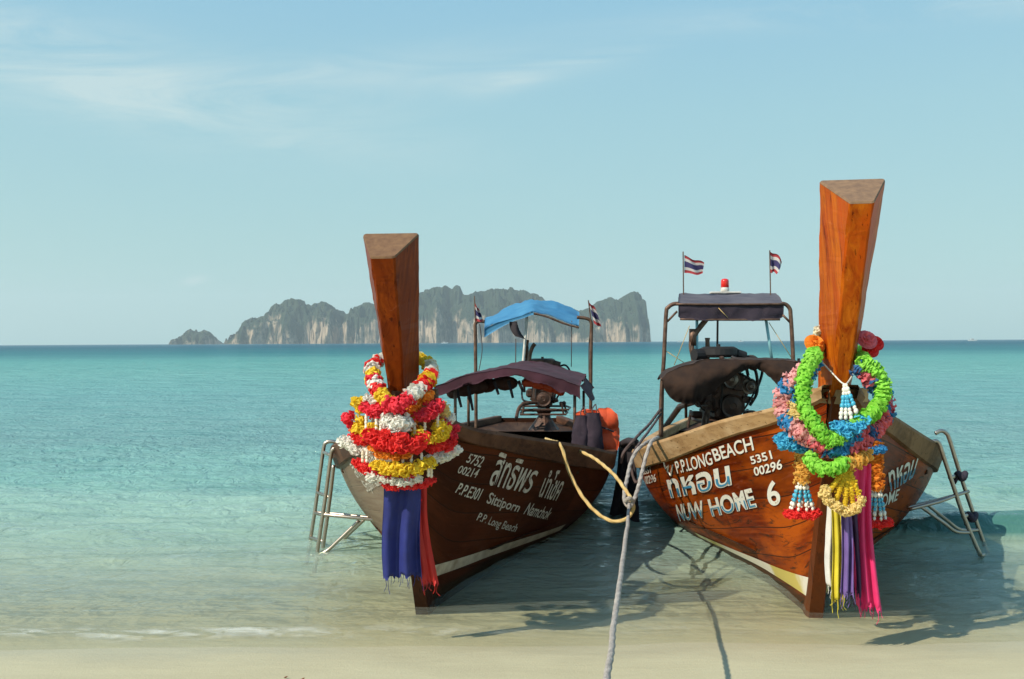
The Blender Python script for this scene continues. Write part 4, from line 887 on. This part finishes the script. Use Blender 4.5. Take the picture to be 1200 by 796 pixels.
swag(h3, 'blue_flower', 'sky', [P(979, 499, 4.66), P(988, 505, 4.63), P(997, 504, 4.63), P(1004, 499, 4.65), P(1010, 494, 4.68)], .034, .028, 30); swag(h3, 'blue_flower', 'blue', [P(986, 496, 4.67), P(1000, 495, 4.67)], .030)
mb = MB(); mb.tube(spline([P(963, 424, 4.94), P(975, 437, 4.80), top, P(997, 443, 4.84), P(1006, 424, 5.0)], 6), .0035, 6); mb.build('string', M['white'], h3)
h4 = thing('flower_tassel', 'yellow tassel of five flower strands at the middle of the orange stem', 'tassel', GR(990, 560, .08))
hub = P(992, 546, 4.68)
for px, py in ((968, 581), (979, 588), (990, 596), (1000, 593), (1008, 585)):
    e = P(px, py, 4.66); mb = MB(); petal_tube(mb, spline([hub + Vector((rd.uniform(-.015, .015), 0, 0)), hub.lerp(e, .5) + Vector((0, -.01, 0)), e], 6), .0165, .012, 9); mb.build('flower_strand', pet('yellow'), h4)
swag(h4, 'flower_fringe', 'pale', [P(966, 572, 4.65), P(970, 586, 4.63), P(984, 594, 4.62), P(994, 601, 4.62), P(1004, 596, 4.62), P(1010, 586, 4.64)], .026, .026, 26)
mb = MB()
for i in range(7): p = P(972 + i * 3, 540 - abs(i - 3), 4.70); mb.tube([P(973, 515, 4.74), p], .004, 5)
mb.build('white_tie', M['white'], h4)
for lab, px, py, c_, n in (('orange rose tied to the left side of the orange prow', 955, 404, 'orange', 2), ('red roses tied to the right side of the orange prow', 1017, 402, 'red', 3)):
    g = thing('rose', lab, 'flower', P(px, py, 5.0), 'roses tied to the orange prow')
    for i in range(n):
        mb = MB(); cpt = P(px + ((-1, 3, 9)[i] if n == 3 else (0, 3)[i]), py + ((-4, 8, 0)[i] if n == 3 else (-1, 11)[i]), 4.97 + .02 * i); r0 = .046 if i == 0 else .038
        for k in range(5):
            n_ = 3 + k
            for j in range(n_):
                a = 2 * PI * j / n_ + k * .9; el = 1.25 - .42 * k; rr = r0 * (.35 + .17 * k); ax = Vector((.1, -.75, .45)).normalized(); e1 = ax.orthogonal().normalized(); e2 = ax.cross(e1)
                o_ = e1 * math.cos(a) + e2 * math.sin(a); tz = ax.cross(o_); base_ = cpt + ax * r0 * .1; tip = base_ + o_ * rr * 1.0 + ax * r0 * .75 * math.sin(max(el, -.2)); mid = base_ + o_ * rr * .85 + ax * r0 * .3 * math.sin(max(el, -.2)); w_ = rr * .75
                mb.add([base_, mid + tz * w_, tip + tz * w_ * .6 + o_ * r0 * .06, tip + o_ * r0 * .16, tip - tz * w_ * .6 + o_ * r0 * .06, mid - tz * w_], [(0, 1, 2, 3), (0, 3, 4, 5)])
        mb.ball(cpt, r0 * .55, 8, 6); mb.build('blossom', pet(('orange', 'red')[c_ == 'red'] if i else ('orange' if c_ == 'orange' else 'rose')), g)
    if n == 2:
        mb = MB(); puff(mb, P(959, 388, 5.03), .030, 26); mb.build('white_blossom', pet('cream'), g)
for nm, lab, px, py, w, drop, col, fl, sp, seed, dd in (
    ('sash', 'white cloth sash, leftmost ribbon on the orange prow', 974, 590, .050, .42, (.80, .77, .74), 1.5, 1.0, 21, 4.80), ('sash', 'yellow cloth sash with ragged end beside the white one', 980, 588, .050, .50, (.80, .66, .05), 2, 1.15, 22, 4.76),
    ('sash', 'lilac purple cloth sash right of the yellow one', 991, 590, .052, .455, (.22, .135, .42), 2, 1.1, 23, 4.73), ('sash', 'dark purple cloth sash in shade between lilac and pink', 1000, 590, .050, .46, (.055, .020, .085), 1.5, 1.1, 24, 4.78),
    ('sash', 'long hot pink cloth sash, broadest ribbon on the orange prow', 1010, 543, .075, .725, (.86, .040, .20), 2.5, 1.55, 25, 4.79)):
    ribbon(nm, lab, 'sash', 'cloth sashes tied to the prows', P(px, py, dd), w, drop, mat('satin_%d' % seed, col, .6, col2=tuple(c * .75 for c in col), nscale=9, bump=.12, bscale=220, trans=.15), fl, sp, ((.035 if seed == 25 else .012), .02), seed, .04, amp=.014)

# ---- ladders hooked over the outer gunwales
def ladder(label, rails, rungs, braces, extra=()):
    g = thing('boat_ladder', label, 'ladder', rails[0][-1], 'steel boarding ladders hooked over the gunwales')
    for r_ in rails: mb = MB(); mb.tube(spline([Vector(p) for p in r_], 6), .0145, 10); mb.build('rail', M['steel'], g, True)
    for a, b_ in rungs: mb = MB(); mb.cyl(a, b_, .0125, 10); mb.build('rung', M['steel'], g, True)
    for br in braces: mb = MB(); mb.tube(spline([Vector(p) for p in br], 5) if len(br) > 2 else [Vector(p) for p in br], .0125, 10); mb.build('brace', M['steel'], g, True)
    return g
da, db = 7.55, 7.15
A = [P(398, 520, da), P(389, 517.5, da), P(382, 519, da), P(379, 527, da), P(373, 570, da), P(367, 612, da), P(357.5, 671, da)]
B = [P(403, 526, db), P(396, 524.5, db), P(390, 527, db), P(387.5, 536, db), P(382, 578, db), P(376, 618, db), P(368, 673, db)]
A2 = [P(391, 545, 7.3), P(387, 580, 7.3), P(381.5, 620, 7.3), P(376, 656, 7.3)]
ladder('stainless steel ladder on the outer side of the dark brown boat', [A, B, A2],
       [(P(371.5, 577, da), P(386.5, 583, 7.3)), (P(363.5, 630, da), P(380, 635, 7.3)), (P(379, 530, da), P(388, 534, db)), (P(369, 601, da), P(384, 606, 7.3))],
       [[P(369, 600.5, da), P(400, 603, 7.5), P(446, 608, 7.35)], [P(378, 603, db), P(408, 606, 7.1), P(446, 610, 7.1)], [P(428, 608, 7.4), P(400, 634, 7.5), P(384, 648, 7.55), P(363, 651, da)], [P(421, 610, 7.15), P(396, 634, 7.15), P(384, 645, 7.15), P(372, 651, db)]])
A = [P(1096, 508, 7.1), P(1103, 505, 7.1), P(1109, 508, 7.1), P(1113, 516, 7.1), P(1124, 552, 7.1), P(1138, 594, 7.1), P(1158, 650, 7.1)]
B = [P(1090, 520, 6.75), P(1096, 517, 6.75), P(1101, 521, 6.75), P(1106, 536, 6.75), P(1118, 572, 6.75), P(1130, 607, 6.75), P(1149, 651, 6.75)]
gR = ladder('steel ladder on the outer side of the orange boat, dark knots on rungs', [A, B],
       [(P(1125, 556, 7.1), P(1113, 560, 6.75)), (P(1141, 603, 7.1), P(1128, 605, 6.75)), (P(1158, 650, 7.1), P(1149, 651, 6.75))],
       [[P(1064, 595, 6.9), P(1100, 586, 7.0), P(1135, 576, 7.1)], [P(1066, 597, 6.7), P(1100, 588, 6.7), P(1119, 581, 6.75)], [P(1085, 590, 6.95), P(1110, 610, 7.0), P(1126, 621, 7.05), P(1147, 621, 7.1)], [P(1078, 593, 6.7), P(1106, 613, 6.7), P(1120, 623, 6.72), P(1137, 624, 6.75)]])
for px, py in ((1125, 558), (1137, 606)):
    mb = MB(); mb.tube(spline([P(px - 5, py + 3, 6.95), P(px - 2, py - 3, 6.9), P(px + 3, py + 3, 6.88), P(px + 6, py - 3, 6.95), P(px, py + 4, 7.0)], 6), .022, 8); mb.tube([P(px + 4, py, 6.9), P(px + 9, py + 1, 6.9)], [.014, .006], 6); mb.tube([P(px - 4, py + 2, 6.9), P(px - 6, py + 9, 6.92)], [.016, .008], 6)
    mb.build('cloth_knot', M['navy'], gR, True)

# ---- flags
m_fl = bpy.data.materials.new('striped_flag'); m_fl.use_nodes = True; t = NT(m_fl.node_tree); b = t.n['Principled BSDF']
su = t.new('ShaderNodeSeparateXYZ'); t.l.new(t.new('ShaderNodeTexCoord').outputs['UV'], su.inputs[0])
cf = t.ramp(su.outputs[1], [(0, (.50, .06, .07)), (.1667, (.72, .68, .66)), (.3333, (.07, .06, .18)), (.6667, (.72, .68, .66)), (.8333, (.50, .06, .07))], 'CONSTANT')
t.l.new(cf, b.inputs['Base Color']); b.inputs['Roughness'].default_value = .8
tr = t.new('ShaderNodeBsdfTranslucent'); t.l.new(cf, tr.inputs[0]); mx = t.new('ShaderNodeMixShader'); mx.inputs[0].default_value = .35; t.l.new(b.outputs[0], mx.inputs[1]); t.l.new(tr.outputs[0], mx.inputs[2]); t.l.new(mx.outputs[0], t.n['Material Output'].inputs[0])
def flag(label, d, pole, c4, wav, seed):
    g = thing('flag', label, 'flag', P(*pole[0], d), 'striped flags on the boat roofs')
    mb = MB(); mb.tube([P(*pole[0], d), P(*pole[1], d)], .007, 6); mb.build('flagpole', M['rusty'], g)
    tl, tr_, br_, bl = [P(*q, d) for q in c4]
    def fn(u, v):
        p = tl.lerp(tr_, u).lerp(bl.lerp(br_, u), 1 - v); q = u * u; return p + Vector((0, .05 * u * math.sin(7 * u + 3 * v + seed) , wav * u * math.sin(6.5 * u + 1.5 * v + seed)))
    cloth_patch(fn, 18, 10, .002).build('cloth', m_fl, g, True)
flag('striped flag flying flat from the left corner of the navy roof', DT + .9, ((801, 346), (800.5, 295)), ((802, 299), (824, 309), (824.5, 322), (802, 320)), .02, 1.0)
flag('striped flag folded by wind at the right corner of the navy roof', DT + .9, ((903, 346), (902, 293.5)), ((902, 294.5), (917, 304), (909, 321), (902, 319)), .03, 3.2)
flag('small striped flag drooping at the left post of the blue roof', DR - .1, ((557, 380), (556, 347)), ((556.5, 355), (561.5, 364), (566, 376.5), (557, 377)), .012, .5)
flag('small striped flag drooping at the right post of the blue roof', DR - .1, ((693, 380), (689.5, 352)), ((690, 354), (698, 362), (704.5, 384), (696, 379)), .012, 2.2)
# ---- beacon on the navy roof
g = thing('beacon_lamp', 'red warning beacon lamp on a white base on the navy roof', 'lamp', P(849.5, 341, DT + 1.3))
c0 = P(849.5, 341.5, DT + 1.3); mb = MB(); mb.tube([c0, c0 + Vector((0, 0, .02)), c0 + Vector((0, 0, .045))], [.05, .052, .046], 18); mb.build('base', M['whitepipe'], g)
mb = MB(); z = [(.045, .043), (.05, .048), (.12, .047), (.14, .042), (.150, .022), (.153, .003)]; mb.tube([c0 + Vector((0, 0, a)) for a, _ in z], [r_ for _, r_ in z], 18); mb.build('lens', M['redlens'], g, True)
# ---- black cloth hanging from the blue roof
g = thing('hanging_cloth', 'black cloth hanging from the front edge of the blue roof', 'cloth', P(602, 377, DR - .15))
def bc(u, v): return P(597 + 9 * u + 9 * v * v - 2 * v + 3 * v * u, 377 + 21 * v - 4 * v * (1 - u), DR - .16) + Vector((0, .03 * math.sin(5 * u + 3 * v), 0))
cloth_patch(bc, 8, 10, .004).build('cloth', M['blackcl'], g, True); mb = MB(); mb.tube([P(604.5, 397, DR - .16), P(604.3, 429, DR - .16)], .006, 6); mb.build('cord', M['drope'], g)
# ---- life vest and bags hanging at the brown boat's side
g = thing('life_vest', 'bright orange life vest hanging on the inner side of the brown boat', 'life vest', P(708, 505, 8.6))
def slab(fn, nu, nv, th): return cloth_patch(fn, nu, nv, th)
def lv(u, v): return P(700 + 20 * u - 4 * v * (1 - u) + (4 * v if u > .6 else 0) - 5 * max(0, v - .55) * u, 480 + 3 * u + 48 * v - 3 * u * v, 8.6) + Vector((0, -.03 * (math.sin(PI * u) * math.sin(PI * min(v * 1.02, 1))) ** .5 - .010 * math.sin(9 * v) - .02 * abs(u - .5), 0))
slab = lambda f, a, b, c: cloth_patch(f, a, b, c, .05)
slab(lv, 20, 26, .035).build('foam_panel', M['orange'], g, True)
def lv2(u, v): return P(679 + 16 * u, 482 + 2 * u - 3 * math.sin(u * PI) + 12 * v, 8.62) + Vector((0, -.03 * math.sin(PI * u), 0))
slab(lv2, 10, 8, .05).build('collar', M['orange'], g, True)
mb = MB(); mb.tube([P(702, 500, 8.53), P(712, 503, 8.5), P(719, 506, 8.53)], .008, 6); mb.build('strap', M['blackcl'], g)
for i, (x0, x1, y0, y1, lab) in enumerate(((674, 689, 487, 533, 'dark purple sack nearest the canopy post on the brown boat'), (687, 703, 484, 534, 'dark purple sack beside the orange life vest on the brown boat'))):
    g = thing('sack', lab, 'sack', P((x0 + x1) / 2, y0, 8.5), 'dark sacks hanging from the brown boat')
    cx_ = (x0 + x1) / 2; w = (x1 - x0) / 1.7 * 8.5 / F; rows = []
    for k in range(13):
        v = k / 12; c_ = P(cx_, y0 + (y1 - y0) * v, 8.5); r_ = w * (.55 + .60 * math.sin(min(v * 1.25 + .1, 1.0) * PI / 2) if v < .85 else 1.2 * math.sqrt(max(0, 1 - ((v - .80) / .21) ** 2)) + .02)
        rows.append([c_ + Vector((r_ * math.cos(a) * (.55 + 1.1 * float(fbm(3 * a + i * 5, v * 2.5, 4, 6 + i))), r_ * .8 * math.sin(a) * (.55 + 1.1 * float(fbm(3 * a + i * 5, v * 2.5, 4, 6 + i))), 0)) for a in np.linspace(0, 2 * PI, 22)[:-1]])
    mb = MB(); mb.grid(rows, closed=True); mb.build('bag', M['purplebag'], g, True); mb = MB(); mb.tube(spline([P(cx_, y0 + 3, 8.5), P(cx_ - 1, y0 - 4, 8.5), P(cx_ + 3, y0 - 10, 8.6), P(cx_ + 4, y0 - 2, 8.5)], 6), .005, 6); mb.build('tie_cord', M['drope'], g, True)
# ---- ropes
def rope(label, pts, r, m, group=None, seg=10, step=6):
    q = resample(spline(pts, step), .011 if r > .01 else .02); mb = MB(); rows = []; up = None; ln = 0
    for i, p in enumerate(q):
        t = (q[min(i + 1, len(q) - 1)] - q[max(i - 1, 0)]).normalized()
        if up is None: up = t.orthogonal().normalized()
        up = (up - t * up.dot(t)).normalized(); w = t.cross(up); ln += .011 if r > .01 else .02
        p = p + Vector((float(fbm(ln * 3, .5, 2, 1)) - .5, 0, float(fbm(ln * 3, 7.5, 2, 2)) - .5)) * r * 1.2
        rows.append([p + (up * math.cos(a) + w * math.sin(a)) * r * (1 + .13 * math.cos(3 * (a - ln * 2 * PI / (r * 26)))) for a in np.linspace(0, 2 * PI, 19)[:-1]])
    mb.grid(rows, closed=True); n_ = len(rows); mb.f += [tuple(range(18))[::-1], tuple((n_ - 1) * 18 + j for j in range(18))]
    o = mb.build('rope', m, None, True); return tag(o, label, 'rope', group)
K = 6.2
rope('thick yellow rope slung in a loop from the brown boat to the knot', [P(640, 514, 7.2), P(647, 516.5, 6.9), P(655, 520, 6.68), P(660, 531, 6.62), P(665, 549, 6.58), P(675, 572, 6.5), P(690, 593, 6.4), P(707, 606.5, 6.3), P(722, 611.5, 6.2), P(735, 607, 6.18), P(742, 597, 6.18), P(740.5, 587, K), P(733, 574, 6.34), P(717, 554.5, 6.55), P(697, 538, 6.8), P(680, 529, 7.0), P(674, 527.5, 7.2)], .0112, M['cream'])
rope('pale grey rope looped over the light gunwale of the orange boat', [P(768, 514, 7.5), P(760, 517, 7.28), P(754, 521, 7.1), P(748, 526, 7.0), P(741.5, 536, 6.9), P(736, 552, 6.7), P(732, 573, 6.4), P(732, 587, K), P(737, 593, 6.17), P(743, 585, K), P(749, 567, 6.45), P(755, 543, 6.75), P(760.5, 523, 6.88), P(765, 516, 7.05), P(771, 513, 7.3)], .0125, M['grope'])
sz = lambda x, y: float(sand_z(np.array([x]), np.array([y]))[0])
pts = [P(737.5, 590, 6.15), P(736.5, 600, 5.9), P(734, 622, 5.0), P(730, 655, 4.20), P(725, 690, 3.63), P(719, 735, 3.1), P(712, 796, 2.56), Vector((.12, 1.6, .70)), Vector((-.05, .4, .75)), Vector((-.5, -3, .9))]
rope('long grey mooring rope running from the knot between the boats to the beach', pts, .0095, M['grope'], None, 12, 14)
mb = MB(); mb.tube(spline([P(733, 588, 6.16), P(737, 584, 6.13), P(741.5, 588, 6.16), P(738, 594, 6.14), P(734, 590, 6.2), P(738, 586, 6.22)], 6), .013, 8); tag(mb.build('rope_knot', M['grope'], None, True), 'rope knot where the yellow loop meets the grey mooring rope', 'knot')
rope('thin dark rope tied from the rear post to the orange gunwale', [P(775, 478, DL), P(760, 498, 8.7), P(745, 513, 8.3), P(731, 530, 8.2), P(727, 545, 8.2)], .012, M['drope'], 'dark ropes at the orange boat')
rope('dark rope slack below the orange gunwale beside the black tarp', [P(775, 484, DL), P(764, 500, 8.6), P(752, 516, 7.9), P(742, 532, 7.6), P(740, 550, 7.6), P(745, 566, 7.55), P(751, 556, 7.5), P(756, 530, 7.35)], .010, M['drope'], 'dark ropes at the orange boat')
g = thing('tarpaulin', 'black tarpaulin hanging to the water off the orange boat between the hulls', 'tarpaulin', P(733, 520, 8.5))
def tp(u, v):
    return P((727 - 15 * v + 3 * math.sin(v * 3)) * (1 - u) + (744 + 4 * v) * u, 519 + 92 * v - 3 * math.sin(u * PI), 8.75 - .3 * u) + Vector((0, -.07 * math.sin(u * 8 + v) * (.4 + v * .6), 0))
cloth_patch(tp, 22, 20, .012).build('sheet', M['blackcl'], g, True)
mb = MB(); mb.tube(spline([P(728, 521, 8.7), P(736, 517, 8.4), P(746, 519, 8.3)], 5), .03, 8); mb.build('rolled_edge', M['blackcl'], g, True)
# ---- far boats along the horizon
m_bt = mat('far_boat_paint', (.75, .76, .74), .5); m_gl = mat('far_glass', (.05, .07, .09), .2)
def far_boat(label, px, d, s):
    y = d; x = P(px, 400, d).x; g = thing('speedboat', label, 'boat', (x, y, 0), 'small boats on the horizon')
    mb = MB(); rows = []
    for q, w, z0, z1 in ((-5, 1.1, 0, 1.1), (-2, 1.3, -.3, 1.1), (2, 1.15, -.3, 1.3), (4.6, .5, .1, 1.6), (5.6, .05, 1.2, 1.75)): rows.append([Vector((x + q * s, y + a * w * s, z * s)) for a, z in ((-1, z1), (-.75, z0 + .2), (0, z0), (.75, z0 + .2), (1, z1))])
    mb.grid(rows, closed=True); mb.f.append((0, 1, 2, 3, 4)); mb.build('hull', m_bt, g)
    mb = MB(); mb.box((x - .6 * s, y, 1.9 * s), (3.4 * s, 1.7 * s, 1.3 * s), bev=.2 * s); mb.build('cabin', m_bt, g); mb = MB(); mb.box((x - .5 * s, y, 2.0 * s), (3.0 * s, 1.76 * s, .5 * s)); mb.build('window', m_gl, g); mb = MB(); mb.box((x - .8 * s, y, 2.75 * s), (4.2 * s, 2 * s, .12 * s)); mb.build('roof', m_bt, g)
far_boat('tiny white boat on the horizon at the far right of the photo', 1140, 1000, .9)
far_boat('tiny white boat under the island beside the brown prow', 521, 1500, 1.0)
far_boat('tiny boat on the horizon seen above the canopy of the orange boat', 868, 1500, .8)
far_boat('tiny boat on the horizon left of the navy roof', 796, 1500, .6)
# ---- leaves and bits washed up on the sand
m_lf = mat('dry_leaf', (.16, .06, .02), .8)
for i, (px, py, lab) in enumerate(((335, 783, 'small dry brown leaf on the wet sand, nearer the water'), (355, 785.5, 'small dry brown leaf on the wet sand, right of another leaf'))):
    d = F * 1.42 / (py - 402); p = P(px, py, d); p.z = sz(p.x, p.y) + .004; mb = MB(); l = .010
    mb.add([p + Vector(q) for q in ((-l, 0, 0), (0, -l * .6, .004), (l, 0, .008), (0, l * .6, .004), (0, 0, .007), (0, 0, -.002))], [(0, 1, 4), (1, 2, 4), (2, 3, 4), (3, 0, 4), (1, 0, 5), (2, 1, 5), (3, 2, 5), (0, 3, 5)])
    tag(mb.build('leaf', m_lf), lab, 'leaf', 'dry leaves on the sand')
